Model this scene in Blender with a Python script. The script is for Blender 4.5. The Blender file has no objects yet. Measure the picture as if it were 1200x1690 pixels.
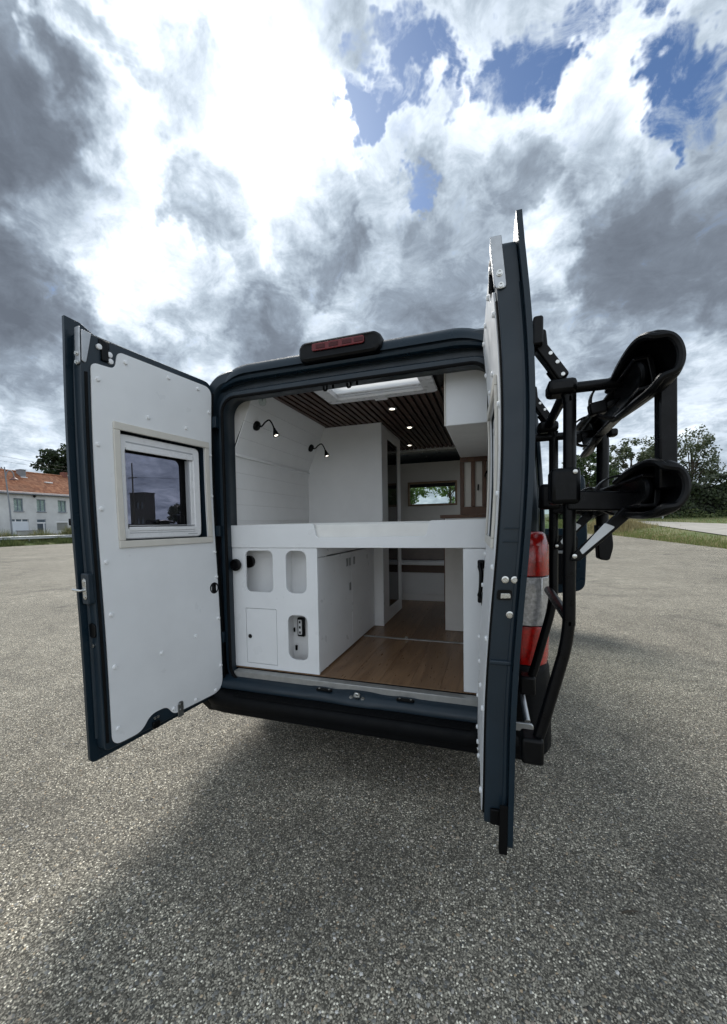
import bpy, bmesh, math, random
import numpy as np
from mathutils import Vector, Matrix
from math import sin, cos, pi, radians as R
random.seed(7); rng = np.random.default_rng(7)
S = bpy.context.scene
COL = S.collection

# ------------------------------------------------------------------ camera
PXW, PXH = 1200.0, 1690.0
F_PX, CX, CY = 657.3, 584.7, 898.1
YAW, PITCH, ROLL = .3326, -.0495, -.0182
CAM = Vector((.82, -2.19, 1.522))
fw = Vector((-sin(YAW)*cos(PITCH), cos(YAW)*cos(PITCH), sin(PITCH)))
rt = Vector((cos(YAW), sin(YAW), 0)); up = rt.cross(fw)
r2 = rt*cos(ROLL)+up*sin(ROLL); u2 = -rt*sin(ROLL)+up*cos(ROLL)
cd = bpy.data.cameras.new('camera'); cam = bpy.data.objects.new('camera', cd); COL.objects.link(cam)
cam.matrix_world = Matrix(((r2.x, u2.x, -fw.x, CAM.x), (r2.y, u2.y, -fw.y, CAM.y), (r2.z, u2.z, -fw.z, CAM.z), (0, 0, 0, 1)))
cd.sensor_fit = 'VERTICAL'; cd.sensor_height = 24; cd.lens = 24*F_PX/PXH
cd.shift_x = (PXW/2-CX)/PXH; cd.shift_y = (CY-PXH/2)/PXH
cd.clip_start = .05; cd.clip_end = 5000
S.camera = cam
S.render.resolution_x, S.render.resolution_y = 727, 1024

# ------------------------------------------------------------------ sky and sun
SUN_AZ, SUN_EL = R(-30), R(41.5)
def azel(a, e):
    a, e = R(a), R(e); return (sin(a)*cos(e), cos(a)*cos(e), sin(e))
W = bpy.data.worlds.new('World'); S.world = W; W.use_nodes = True
nt = W.node_tree; nt.nodes.clear()
class NT:
    def __init__(s, t): s.t = t
    def n(s, typ, **kw):
        o = s.t.nodes.new(typ)
        for k, v in kw.items(): setattr(o, k, v)
        return o
    def set(s, sock, v):
        if isinstance(v, bpy.types.NodeSocket): s.t.links.new(v, sock)
        elif v is not None: sock.default_value = v
    def m(s, op, a, b=None, c=None, clamp=False):
        o = s.n('ShaderNodeMath', operation=op, use_clamp=clamp)
        for i, v in enumerate((a, b, c)):
            if v is not None: s.set(o.inputs[i], v)
        return o.outputs[0]
    def v(s, op, a, b=None):
        o = s.n('ShaderNodeVectorMath', operation=op); s.set(o.inputs[0], a)
        if b is not None:
            if op == 'SCALE': s.set(o.inputs['Scale'], b)
            else: s.set(o.inputs[1], b)
        return o.outputs['Value'] if op in ('DOT_PRODUCT', 'LENGTH') else o.outputs['Vector']
    def mr(s, v, a, b, c=0., d=1., interp='LINEAR'):
        o = s.n('ShaderNodeMapRange', interpolation_type=interp)
        for i, x in enumerate((v, a, b, c, d)): s.set(o.inputs[i], x)
        return o.outputs[0]
    def noise(s, vec, sc, det=4, rough=.5, dist=0., col=False):
        o = s.n('ShaderNodeTexNoise'); s.set(o.inputs['Vector'], vec)
        for k, v in (('Scale', sc), ('Detail', det), ('Roughness', rough), ('Distortion', dist)): o.inputs[k].default_value = v
        return o.outputs['Color' if col else 'Fac']
    def ramp(s, f, stops, interp='LINEAR'):
        o = s.n('ShaderNodeValToRGB'); s.set(o.inputs[0], f); e = o.color_ramp; e.interpolation = interp
        while len(e.elements) < len(stops): e.elements.new(.5)
        for el, (p, c) in zip(e.elements, stops):
            el.position = p; el.color = (*c, 1) if len(c) == 3 else c
        return o.outputs[0]
    def mix(s, f, a, b, blend='MIX'):
        o = s.n('ShaderNodeMix', data_type='RGBA', blend_type=blend)
        s.set(o.inputs[0], f)
        for i, x in ((6, a), (7, b)):
            s.set(o.inputs[i], (*x, 1) if isinstance(x, tuple) and len(x) == 3 else x)
        return o.outputs[2]
T = NT(nt)
d0 = T.n('ShaderNodeTexCoord').outputs['Generated']
d0 = T.v('NORMALIZE', d0)
w1 = T.v('SUBTRACT', T.noise(d0, 7, 2, .55, col=True), (.5, .5, .5))
w2 = T.v('SUBTRACT', T.noise(d0, 24, 3, .65, col=True), (.5, .5, .5))
dw = T.v('NORMALIZE', T.v('ADD', d0, T.v('ADD', T.v('SCALE', w1, .18), T.v('SCALE', w2, .11))))
sep = T.n('ShaderNodeSeparateXYZ'); nt.links.new(d0, sep.inputs[0]); dz = sep.outputs[2]
den = T.m('ADD', T.m('MAXIMUM', dz, 0.), .34)
q = T.v('SCALE', T.v('ADD', d0, T.v('SCALE', w1, .05)), T.m('DIVIDE', 1., den))
f1 = T.noise(q, 3.4, 8, .60, .25)
f2 = T.noise(q, 11., 8, .68, .5)
POS = [(-29.9, 42.2, 9.7, 1.1), (-42.9, 47.0, 4.9, 1.0), (-48.9, 44.9, 2.4, 0.7), (-45.5, 39.6, 5.3, 0.9), (-48.0, 30.2, 7.2, 1.0), (-39.0, 30.7, 6.7, 0.7), (-31.9, 34.3, 4.8, 0.75), (-16.6, 47.3, 5.0, 0.45), (-15.2, 39.4, 4.5, 0.7), (-19.8, 49.7, 2.6, 0.2), (-5.4, 42.5, 7.0, 0.36), (8.3, 41.0, 6.9, 0.36), (14.4, 41.1, 5.1, 0.38), (1.4, 41.0, 4.5, 0.32), (18.3, 37.0, 3.5, 0.28), (17.1, 43.6, 3.1, 0.3), (5.0, 30.0, 3.6, 0.5), (-8.7, 31.5, 3.8, 0.05), (21.9, 32.3, 2.6, 0.3), (-39.4, 21.3, 4.8, 0.4), (-57.1, 11.7, 4.7, 0.3), (13.1, 9.2, 7.9, 0.3), (8.5, 18.9, 3.9, 0.3), (-55.6, 20.6, 3.4, 0.35), (21.3, 16.1, 3.2, 0.2), (-51.8, 44.7, 1.6, 0.5), (-28.1, 28.8, 2.7, 0.3), (-16.2, 32.6, 3.2, 0.3)]
NEG = [(-41.1, 43.9, 4.6, 0.85), (-45.2, 43.8, 2.6, 0.8), (-37.6, 42.9, 2.9, 0.75), (-55.9, 33.8, 8.4, 0.9), (-52.1, 31.7, 4.6, 0.85), (-57.9, 24.9, 6.1, 0.95), (-56.9, 40.6, 4.4, 0.6), (-49.1, 45.9, 1.8, 0.6), (-37.2, 36.8, 4.4, 0.85), (-34.3, 33.8, 3.6, 0.65), (-40.1, 37.8, 2.4, 0.6), (-22.9, 35.1, 5.5, 0.8), (-17.9, 32.6, 3.2, 0.4), (-12.8, 37.8, 4.6, 0.62), (-16.9, 39.4, 2.0, 0.6), (-23.9, 49.0, 4.8, 0.55), (18.0, 28.1, 7.6, 0.8), (9.7, 30.5, 3.9, 0.4), (2.9, 37.1, 3.2, 0.45), (-8.8, 29.1, 8.7, 0.4), (-42.8, 26.0, 6.9, 0.6), (-32.2, 26.6, 6.1, 0.55), (-46.8, 27.1, 3.6, 0.45), (-56.8, 17.9, 6.7, 0.45), (13.6, 21.6, 7.1, 0.4), (21.9, 34.8, 3.0, 0.3), (2.9, 25.1, 5.2, 0.35), (11.6, 36.8, 2.9, 0.25)]
HOL = [(-11.3, 48.1, 2.4, 1.0), (-14.9, 49.0, 1.5, 0.9), (-6.1, 47.0, 1.8, 0.9), (-15.1, 44.0, 1.9, 1.0), (-16.3, 45.8, 1.3, 0.8), (-12.6, 45.1, 1.5, 0.7), (-9.5, 38.5, 1.5, 0.85), (3.6, 45.6, 2.2, 0.9), (-0.8, 45.7, 1.6, 0.8), (7.6, 44.4, 2.1, 0.9), (10.8, 45.1, 1.8, 0.8), (19.3, 40.2, 2.4, 1.0), (21.4, 40.5, 1.9, 0.9), (20.8, 37.6, 1.6, 0.85), (16.0, 44.4, 1.3, 0.8), (-5.4, 44.5, 1.2, 0.6), (22.9, 37.8, 2.0, 0.8), (5.6, 46.8, 1.6, 0.6)]
def lobes(vec, L):
    acc = None
    for a, e, r, s in L:
        t = T.mr(T.v('DOT_PRODUCT', vec, azel(a, e)), cos(R(r*1.55)), cos(R(r*.15)), 0., s, 'SMOOTHSTEP')
        acc = t if acc is None else T.m('SMOOTH_MAX', acc, t, .12)
    return acc
pos = lobes(dw, POS); neg = lobes(dw, NEG)
Bf = T.m('ADD', T.m('MULTIPLY_ADD', T.m('SUBTRACT', f1, .5), 1.30, .60), T.m('SUBTRACT', pos, neg))
Bf = T.m('ADD', Bf, T.m('MULTIPLY', T.m('SUBTRACT', f2, .5), 1.05))
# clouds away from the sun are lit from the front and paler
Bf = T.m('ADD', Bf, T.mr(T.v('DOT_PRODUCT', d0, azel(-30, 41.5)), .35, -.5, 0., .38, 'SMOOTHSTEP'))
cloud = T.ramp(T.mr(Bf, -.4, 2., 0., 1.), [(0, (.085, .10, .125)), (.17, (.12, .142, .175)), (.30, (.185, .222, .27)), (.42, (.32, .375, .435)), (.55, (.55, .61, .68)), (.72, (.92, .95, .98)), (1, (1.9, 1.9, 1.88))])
Hf = T.m('ADD', lobes(dw, HOL), T.m('MULTIPLY', T.m('SUBTRACT', f1, .5), .7))
Hf = T.m('ADD', Hf, T.m('MULTIPLY', T.m('SUBTRACT', f2, .5), 2.2))
hole = T.mr(Hf, .24, 1.0, 0., 1., 'SMOOTHSTEP')
sky = T.n('ShaderNodeTexSky', sky_type='NISHITA', sun_disc=False)
sky.sun_elevation = SUN_EL; sky.sun_rotation = SUN_AZ; sky.altitude = 100; sky.ozone_density = 2.5; sky.air_density = 1.; sky.dust_density = .6
skyc = T.mix(1., sky.outputs[0], (.30, .37, .45), 'MULTIPLY')
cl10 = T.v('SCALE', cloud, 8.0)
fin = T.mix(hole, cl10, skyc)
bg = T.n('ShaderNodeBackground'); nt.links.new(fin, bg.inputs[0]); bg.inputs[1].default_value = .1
wo = T.n('ShaderNodeOutputWorld'); nt.links.new(bg.outputs[0], wo.inputs[0])
W.cycles.sampling_method = 'MANUAL'; W.cycles.sample_map_resolution = 512
sl = bpy.data.lights.new('sun', 'SUN'); sl.energy = 1.5; sl.angle = R(28); sl.color = (1, .96, .9)
so = bpy.data.objects.new('sun', sl); COL.objects.link(so); so.location = (-10, 10, 30)
so.rotation_euler = Vector(azel(-30, 41.5)).to_track_quat('Z', 'Y').to_euler()
S.view_settings.view_transform = 'Standard'; S.view_settings.look = 'None'
S.view_settings.exposure = 1.12; S.view_settings.gamma = 1; S.view_settings.use_curve_mapping = False
S.cycles.max_bounces = 8; S.cycles.diffuse_bounces = 5; S.cycles.transparent_max_bounces = 16; S.cycles.use_denoising = True

# ------------------------------------------------------------------ materials
MATS = {}
def mat(name, col, rough=.5, metal=0., var=.08, vscale=6., bump=0., bscale=200., coat=0., spec=.5, rvar=.08, tint=None):
    """principled with noise variation of colour and roughness and fine relief"""
    m = bpy.data.materials.new(name); m.use_nodes = True; t = NT(m.node_tree); b = m.node_tree.nodes['Principled BSDF']
    co = t.n('ShaderNodeTexCoord').outputs['Object']
    nz = t.noise(co, vscale, 5, .6)
    a = tuple(max(0, c*(1-var)) for c in col); c2 = tint if tint else tuple(min(1, c*(1+var)) for c in col)
    t.set(b.inputs['Base Color'], t.mix(t.mr(nz, .3, .7), a, c2))
    t.set(b.inputs['Roughness'], t.mr(t.noise(co, vscale*2.3, 4), .3, .7, max(.02, rough-rvar), min(1, rough+rvar)))
    b.inputs['Metallic'].default_value = metal; b.inputs['Coat Weight'].default_value = coat; b.inputs['Coat Roughness'].default_value = .2
    b.inputs['Specular IOR Level'].default_value = spec
    if bump:
        bn = t.n('ShaderNodeBump'); bn.inputs['Strength'].default_value = bump; bn.inputs['Distance'].default_value = .002
        t.set(bn.inputs['Height'], t.noise(co, bscale, 3)); t.set(b.inputs['Normal'], bn.outputs[0])
    MATS[name] = m; return m
def glassy(name, tintc, refl_rough=.02, opacity=.0, col=(.02, .02, .02)):
    """thin pane: transparent tint plus sharp reflection"""
    m = bpy.data.materials.new(name); m.use_nodes = True; t = NT(m.node_tree); t.t.nodes.remove(t.t.nodes['Principled BSDF'])
    out = t.t.nodes['Material Output']
    tr = t.n('ShaderNodeBsdfTransparent'); tr.inputs[0].default_value = (*tintc, 1)
    gl = t.n('ShaderNodeBsdfGlossy'); gl.inputs['Roughness'].default_value = refl_rough
    fr = t.n('ShaderNodeFresnel'); t.set(fr.inputs[0], t.m('MULTIPLY_ADD', t.n('ShaderNodeNewGeometry').outputs['Backfacing'], -.8333, 1.5))
    mx = t.n('ShaderNodeMixShader'); t.set(mx.inputs[0], t.m('MULTIPLY', fr.outputs[0], 1.3, clamp=True)); t.set(mx.inputs[1], tr.outputs[0]); t.set(mx.inputs[2], gl.outputs[0])
    last = mx
    if opacity:
        df = t.n('ShaderNodeBsdfDiffuse'); df.inputs[0].default_value = (*col, 1)
        m2 = t.n('ShaderNodeMixShader'); m2.inputs[0].default_value = opacity; t.set(m2.inputs[1], mx.outputs[0]); t.set(m2.inputs[2], df.outputs[0]); last = m2
    t.set(out.inputs[0], last.outputs[0]); MATS[name] = m; return m
def emis(name, col, st):
    m = bpy.data.materials.new(name); m.use_nodes = True; b = m.node_tree.nodes['Principled BSDF']
    b.inputs['Base Color'].default_value = (*col, 1); b.inputs['Emission Color'].default_value = (*col, 1); b.inputs['Emission Strength'].default_value = st
    MATS[name] = m; return m
NAVY = mat('navy_paint', (.0075, .0185, .029), .30, 0, .10, 3, coat=.25, spec=.22, rvar=.05)
NAVYI = mat('navy_inner_paint', (.0105, .0215, .0325), .38, 0, .15, 5, bump=.05, bscale=60, coat=.1, spec=.38)
WHITE = mat('white_panel', (.80, .812, .825), .40, 0, .035, 4, bump=.06, bscale=9, rvar=.14)
WHITEB = mat('white_board', (.84, .842, .842), .5, 0, .025, 7, bump=.05, bscale=90)
CREAM = mat('cream_trim', (.66, .63, .57), .5, 0, .05, 12, bump=.05)
GREYP = mat('pale_beige_panel', (.68, .665, .64), .6, 0, .04, 9, bump=.05)
WPLAS = mat('white_plastic', (.80, .80, .81), .3, 0, .02, 9)
CAPW = mat('screw_cap_white', (.82, .83, .84), .35, 0, .02, 20)
BLACK = mat('black_plastic', (.002, .0023, .003), .36, 0, .3, 30, bump=.1, bscale=700, spec=.2)
RACKB = mat('black_powder_coat', (.0018, .002, .0028), .33, 0, .3, 20, bump=.1, bscale=900, spec=.2)
RUBB = mat('black_rubber', (.0018, .0018, .0022), .6, 0, .3, 30, bump=.1, bscale=300, spec=.15)
BUMP = mat('bumper_plastic', (.0025, .003, .0038), .55, 0, .3, 8, bump=.3, bscale=600, spec=.15)
ALU = mat('brushed_aluminium', (.42, .43, .44), .38, 1, .08, 25, bump=.05, bscale=300)
ALUD = mat('sill_aluminium', (.40, .40, .39), .5, .7, .12, 18, bump=.08, bscale=300)
STEEL = mat('zinc_steel', (.62, .62, .60), .28, 1, .12, 60)
SILV = mat('silver_plate', (.62, .64, .66), .45, .3, .06, 15)
CONC = mat('rendered_wall', (.60, .60, .595), .85, 0, .14, .7, bump=.3, bscale=8)
STONEW = mat('low_wall_render', (.42, .42, .40), .9, 0, .2, 1.5)
BRICKR = mat('red_brick', (.19, .075, .055), .9, 0, .3, 2.0)
BLKBRICK = mat('dark_block_wall', (.055, .05, .05), .9, 0, .25, .6)
WFRAME = mat('window_frame_paint', (.20, .24, .29), .5, 0, .1, 4)
GAR = mat('garage_door_paint', (.68, .71, .76), .5, 0, .04, 2)
SHUT = mat('roller_shutter', (.27, .27, .25), .7, 0, .1, 3)
ZINC = mat('zinc_pipe', (.17, .18, .20), .5, .3, .15, 3)
GALV = mat('galvanised_steel', (.50, .52, .53), .5, .4, .12, 2)
POLE = mat('grey_pole_paint', (.22, .24, .27), .55, .2, .1, 2)
CURT = mat('curtain_cloth', (.74, .79, .84), .9, 0, .3, 9)
TRUNK = mat('bark', (.075, .06, .045), .95, 0, .3, 4, bump=.5, bscale=20)
GLASSD = mat('house_glass', (.10, .13, .16), .08, 0, .3, .8)
MATT = mat('mattress_cloth', (.80, .79, .76), .85, 0, .03, 10, bump=.25, bscale=220)
CUSH = mat('bench_cushion', (.20, .17, .155), .85, 0, .1, 12, bump=.2)
BROWNB = mat('bench_band_wood', (.10, .062, .045), .5, 0, .2, 9)
SLATM = None
TINT = glassy('tinted_acrylic', (.50, .50, .56), .015, .07, (.10, .10, .11))
CLEAR = glassy('clear_glass', (.86, .90, .88))
CABGL = glassy('cab_glass', (.82, .88, .84))
DKGL = glassy('smoked_glass', (.10, .10, .11), .03, .25, (.03, .03, .034))
REDL = mat('red_lens', (.40, .008, .006), .14, 0, .45, 40, bump=.5, bscale=110, coat=.8)
CLRL = mat('clear_lens', (.44, .44, .45), .12, .4, .35, 60, bump=.8, bscale=110, coat=.8)
LEDW = emis('led_disc', (1, .90, .74), 2.)
BULB = emis('reading_lamp_led', (1, .90, .75), 1.8)
def wood(name, dark, light, rough=.4, axis='Y', sc=1.):
    m = bpy.data.materials.new(name); m.use_nodes = True; t = NT(m.node_tree); b = m.node_tree.nodes['Principled BSDF']
    co = t.n('ShaderNodeTexCoord').outputs['Object']
    oi = t.n('ShaderNodeObjectInfo').outputs['Random']
    mp = t.n('ShaderNodeMapping'); t.set(mp.inputs[0], co)
    mp.inputs['Scale'].default_value = {'Y': (9*sc, .9*sc, 9*sc), 'X': (.9*sc, 9*sc, 9*sc), 'Z': (9*sc, 9*sc, .9*sc)}[axis]
    cb = t.n('ShaderNodeCombineXYZ'); t.set(cb.inputs[0], t.m('MULTIPLY', oi, 37.)); t.set(cb.inputs[1], t.m('MULTIPLY', oi, 91.))
    t.set(mp.inputs['Location'], cb.outputs[0])
    g = t.noise(mp.outputs[0], 1.6, 6, .55, 1.4); g2 = t.noise(mp.outputs[0], 11, 5, .6, .3)
    v = t.m('ADD', t.m('MULTIPLY', g, .65), t.m('MULTIPLY', g2, .35))
    c = t.mix(t.mr(v, .36, .64), dark, light)
    c = t.mix(t.mr(oi, 0, 1, 0., .35), c, tuple(x*.7 for x in dark))
    t.set(b.inputs['Base Color'], c); t.set(b.inputs['Roughness'], t.mr(g2, .3, .7, rough-.08, rough+.1))
    bn = t.n('ShaderNodeBump'); bn.inputs['Strength'].default_value = .12; bn.inputs['Distance'].default_value = .002; t.set(bn.inputs['Height'], g2); t.set(b.inputs['Normal'], bn.outputs[0])
    MATS[name] = m; return m
OAK = wood('oak_laminate', (.16, .085, .042), (.32, .19, .10), .33)
WALN = wood('walnut_slat', (.05, .026, .018), (.11, .058, .04), .5)
LATW = wood('lattice_wood', (.075, .034, .018), (.15, .07, .035), .5, 'Z')
FRMW = wood('oak_window_frame', (.20, .13, .075), (.32, .22, .13), .5, 'X')
def translucent(name, col, f=.6):
    m = bpy.data.materials.new(name); m.use_nodes = True; t = NT(m.node_tree); b = m.node_tree.nodes['Principled BSDF']; out = t.t.nodes['Material Output']
    co = t.n('ShaderNodeTexCoord').outputs['Object']
    c = t.mix(t.noise(co, 8, 4), tuple(x*.95 for x in col), col)
    t.set(b.inputs['Base Color'], c)
    tl = t.n('ShaderNodeBsdfTranslucent'); t.set(tl.inputs[0], c)
    mx = t.n('ShaderNodeMixShader'); mx.inputs[0].default_value = f; t.set(mx.inputs[1], b.outputs[0]); t.set(mx.inputs[2], tl.outputs[0]); t.set(out.inputs[0], mx.outputs[0])
    MATS[name] = m; return m
BLIND = translucent('hatch_blind_cloth', (.92, .91, .89), .8)
def leafmat(name, a, b_, f=.35):
    m = bpy.data.materials.new(name); m.use_nodes = True; t = NT(m.node_tree); b = m.node_tree.nodes['Principled BSDF']; out = t.t.nodes['Material Output']
    co = t.n('ShaderNodeTexCoord').outputs['Object']
    at = t.n('ShaderNodeNewGeometry').outputs['Random Per Island']
    c = t.mix(t.mr(t.m('ADD', t.m('MULTIPLY', at, .6), t.m('MULTIPLY', t.noise(co, .6, 3), .4)), .2, .8), a, b_)
    t.set(b.inputs['Base Color'], c); b.inputs['Roughness'].default_value = .55
    tl = t.n('ShaderNodeBsdfTranslucent'); t.set(tl.inputs[0], c)
    mx = t.n('ShaderNodeMixShader'); mx.inputs[0].default_value = f; t.set(mx.inputs[1], b.outputs[0]); t.set(mx.inputs[2], tl.outputs[0]); t.set(out.inputs[0], mx.outputs[0])
    MATS[name] = m; return m
LEAFA = leafmat('leaf_green', (.030, .055, .018), (.075, .115, .035))
LEAFB = leafmat('leaf_birch', (.060, .080, .040), (.13, .155, .08))
LEAFW = leafmat('leaf_fresh', (.09, .17, .05), (.20, .30, .10), .6)
LEAFD = leafmat('leaf_dark', (.012, .024, .009), (.032, .052, .018), .25)
LEAFH = leafmat('leaf_hedge', (.018, .030, .010), (.050, .070, .024), .25)
GRASS = leafmat('grass_blades', (.09, .14, .03), (.22, .25, .08), .3)
DRYG = leafmat('dry_grass_blades', (.20, .17, .075), (.42, .36, .19), .3)
WEED = leafmat('weed_leaves', (.05, .085, .022), (.17, .19, .07), .3)

# ------------------------------------------------------------------ mesh helpers
def finish(name, me, m, parent=None, bevel=0., smooth=40., seg=2):
    me.materials.clear(); me.materials.append(m)
    if smooth is not None:
        me.polygons.foreach_set('use_smooth', [True]*len(me.polygons)); me.set_sharp_from_angle(angle=R(smooth))
    o = bpy.data.objects.new(name, me); COL.objects.link(o)
    if bevel:
        b = o.modifiers.new('bevel', 'BEVEL'); b.width = bevel; b.segments = seg; b.limit_method = 'ANGLE'; b.angle_limit = R(35); b.harden_normals = False
    if parent is not None:
        o.parent = parent
        if 'wloc' in parent: o.matrix_parent_inverse = Matrix.Translation(-Vector(parent['wloc']))
    return o
def thing(name, label, cat, loc=(0, 0, 0), group=None):
    o = bpy.data.objects.new(name, None); COL.objects.link(o); o.location = loc; o['wloc'] = list(map(float, loc)); o.empty_display_size = .1
    return tag(o, label, cat, group)
def tag(o, label=None, cat=None, group=None, kind=None):
    for k, v in (('label', label), ('category', cat), ('group', group), ('kind', kind)):
        if v: o[k] = v
    return o
def nb(): return bmesh.new()
def done(bm, name='m'):
    bmesh.ops.recalc_face_normals(bm, faces=bm.faces)
    me = bpy.data.meshes.new(name); bm.to_mesh(me); bm.free(); return me
def box(bm, x0, x1, y0, y1, z0, z1):
    vs = [bm.verts.new((x, y, z)) for z in (z0, z1) for y in (y0, y1) for x in (x0, x1)]
    for f in ((0, 1, 3, 2), (4, 6, 7, 5), (0, 4, 5, 1), (2, 3, 7, 6), (0, 2, 6, 4), (1, 5, 7, 3)): bm.faces.new([vs[i] for i in f])
    return vs
def obox(name, m, parent, x0, x1, y0, y1, z0, z1, bevel=.003):
    bm = nb(); box(bm, x0, x1, y0, y1, z0, z1); return finish(name, done(bm), m, parent, bevel)
def frames(pts):
    pts = [Vector(p) for p in pts]; T_ = []
    for i in range(len(pts)):
        a = pts[max(0, i-1)]; b = pts[min(len(pts)-1, i+1)]; T_.append((b-a).normalized())
    up = Vector((0, 0, 1)) if abs(T_[0].z) < .9 else Vector((0, 1, 0)); out = []
    n = (up-T_[0]*up.dot(T_[0])).normalized()
    for t in T_:
        n = (n-t*n.dot(t)).normalized(); out.append((t, n, t.cross(n)))
    return pts, out
def smoothpath(pts, k=6):
    P = [Vector(p) for p in pts]; out = []
    for i in range(len(P)-1):
        p0, p1, p2, p3 = P[max(0, i-1)], P[i], P[i+1], P[min(len(P)-1, i+2)]
        for j in range(k):
            t = j/k; out.append(.5*((2*p1)+(p2-p0)*t+(2*p0-5*p1+4*p2-p3)*t*t+(3*p1-p0-3*p2+p3)*t**3))
    return out+[P[-1]]
def filletpath(pts, r, k=6):
    P = [Vector(p) for p in pts]; out = [P[0]]
    for i in range(1, len(P)-1):
        a = (P[i-1]-P[i]); b = (P[i+1]-P[i]); rr = min(r, a.length*.49, b.length*.49)
        A = P[i]+a.normalized()*rr; B = P[i]+b.normalized()*rr
        for j in range(k+1):
            t = j/k; out.append(A*(1-t)**2+P[i]*2*t*(1-t)+B*t*t)
    return out+[P[-1]]
def tube(bm, pts, r, n=12, cap=True, prof=None):
    """r: number or list; prof: list of 2d unit points instead of a circle"""
    pts, fr = frames(pts); rings = []
    prof = prof or [(cos(2*pi*k/n), sin(2*pi*k/n)) for k in range(n)]
    for i, (p, (t, a, b)) in enumerate(zip(pts, fr)):
        rr = r[i] if isinstance(r, (list, tuple)) else r
        rings.append([bm.verts.new(p+(a*c+b*s)*rr) for c, s in prof])
    m = len(prof)
    for A, B in zip(rings, rings[1:]):
        for k in range(m): bm.faces.new((A[k], A[(k+1) % m], B[(k+1) % m], B[k]))
    if cap:
        bm.faces.new(rings[0][::-1]); bm.faces.new(rings[-1])
def otube(name, m, parent, pts, r, n=12, prof=None, bevel=0):
    bm = nb(); tube(bm, pts, r, n, True, prof); return finish(name, done(bm), m, parent, bevel)
def lathe(bm, prof, org, axis, n=20):
    """prof: (r, h) along axis from org"""
    ax = Vector(axis).normalized(); u = ax.orthogonal().normalized(); v = ax.cross(u); org = Vector(org); rings = []
    for r, h in prof:
        if r < 1e-6: rings.append([bm.verts.new(org+ax*h)])
        else: rings.append([bm.verts.new(org+ax*h+(u*cos(2*pi*k/n)+v*sin(2*pi*k/n))*r) for k in range(n)])
    for A, B in zip(rings, rings[1:]):
        if len(A) == 1 and len(B) == 1: continue
        for k in range(n):
            a, b = A[k % len(A)], A[(k+1) % len(A)]; c, d = B[(k+1) % len(B)], B[k % len(B)]
            fs = [a, b, c, d]; fs = [x for i, x in enumerate(fs) if x not in fs[:i]]
            if len(fs) > 2: bm.faces.new(fs)
    if len(rings[0]) > 1: bm.faces.new(rings[0][::-1])
    if len(rings[-1]) > 1: bm.faces.new(rings[-1])
def olathe(name, m, parent, prof, org, axis, n=20, bevel=0):
    bm = nb(); lathe(bm, prof, org, axis, n); return finish(name, done(bm), m, parent, bevel)
def rrect(x0, x1, z0, z1, r, k=6):
    o = []
    for cx, cz, a0 in ((x1-r, z1-r, 0), (x0+r, z1-r, 90), (x0+r, z0+r, 180), (x1-r, z0+r, 270)):
        for j in range(k+1):
            a = R(a0+90*j/k); o.append((cx+r*cos(a), cz+r*sin(a)))
    return o
def rpoly(pts, k=6):
    """polygon with per-corner fillet radius: (a, b, r)"""
    o = []; n = len(pts)
    for i in range(n):
        p = Vector(pts[i][:2]); r = pts[i][2] if len(pts[i]) > 2 else 0
        if r <= 0: o.append(tuple(p)); continue
        a = Vector(pts[i-1][:2])-p; b = Vector(pts[(i+1) % n][:2])-p; rr = min(r, a.length*.48, b.length*.48)
        A = p+a.normalized()*rr; B = p+b.normalized()*rr
        for j in range(k+1):
            t = j/k; o.append(tuple(A*(1-t)**2+p*2*t*(1-t)+B*t*t))
    return o
def plate(outline, holes, t0, t1, fn, cuts=(), cuts0=()):
    """flat outline with holes in (a, b), thickness t0..t1, mapped by fn(a, t, b) to xyz; cuts: extra b lines, cuts0: extra a lines"""
    bm = nb(); es = []
    for loop in [outline]+list(holes):
        vs = [bm.verts.new((a, 0, b)) for a, b in loop]
        es += [bm.edges.new((vs[i], vs[(i+1) % len(vs)])) for i in range(len(vs))]
    bmesh.ops.triangle_fill(bm, use_beauty=True, use_dissolve=True, edges=es, normal=(0, -1, 0))
    for z in cuts: bmesh.ops.bisect_plane(bm, geom=bm.verts[:]+bm.edges[:]+bm.faces[:], plane_co=(0, 0, z), plane_no=(0, 0, 1), dist=1e-5)
    for x in cuts0: bmesh.ops.bisect_plane(bm, geom=bm.verts[:]+bm.edges[:]+bm.faces[:], plane_co=(x, 0, 0), plane_no=(1, 0, 0), dist=1e-5)
    r = bmesh.ops.extrude_face_region(bm, geom=bm.faces[:])
    nv = set(g for g in r['geom'] if isinstance(g, bmesh.types.BMVert))
    for v in bm.verts: v.co = fn(v.co.x, t1 if v in nv else t0, v.co.z)
    return bm
def oplate(name, m, parent, outline, holes, t0, t1, fn, cuts=(), bevel=0., cuts0=()):
    return finish(name, done(plate(outline, holes, t0, t1, fn, cuts, cuts0)), m, parent, bevel)
XZ = lambda a, t, b: (a, t, b)
YZ = lambda a, t, b: (t, a, b)
XY = lambda a, t, b: (a, b, t)
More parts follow.
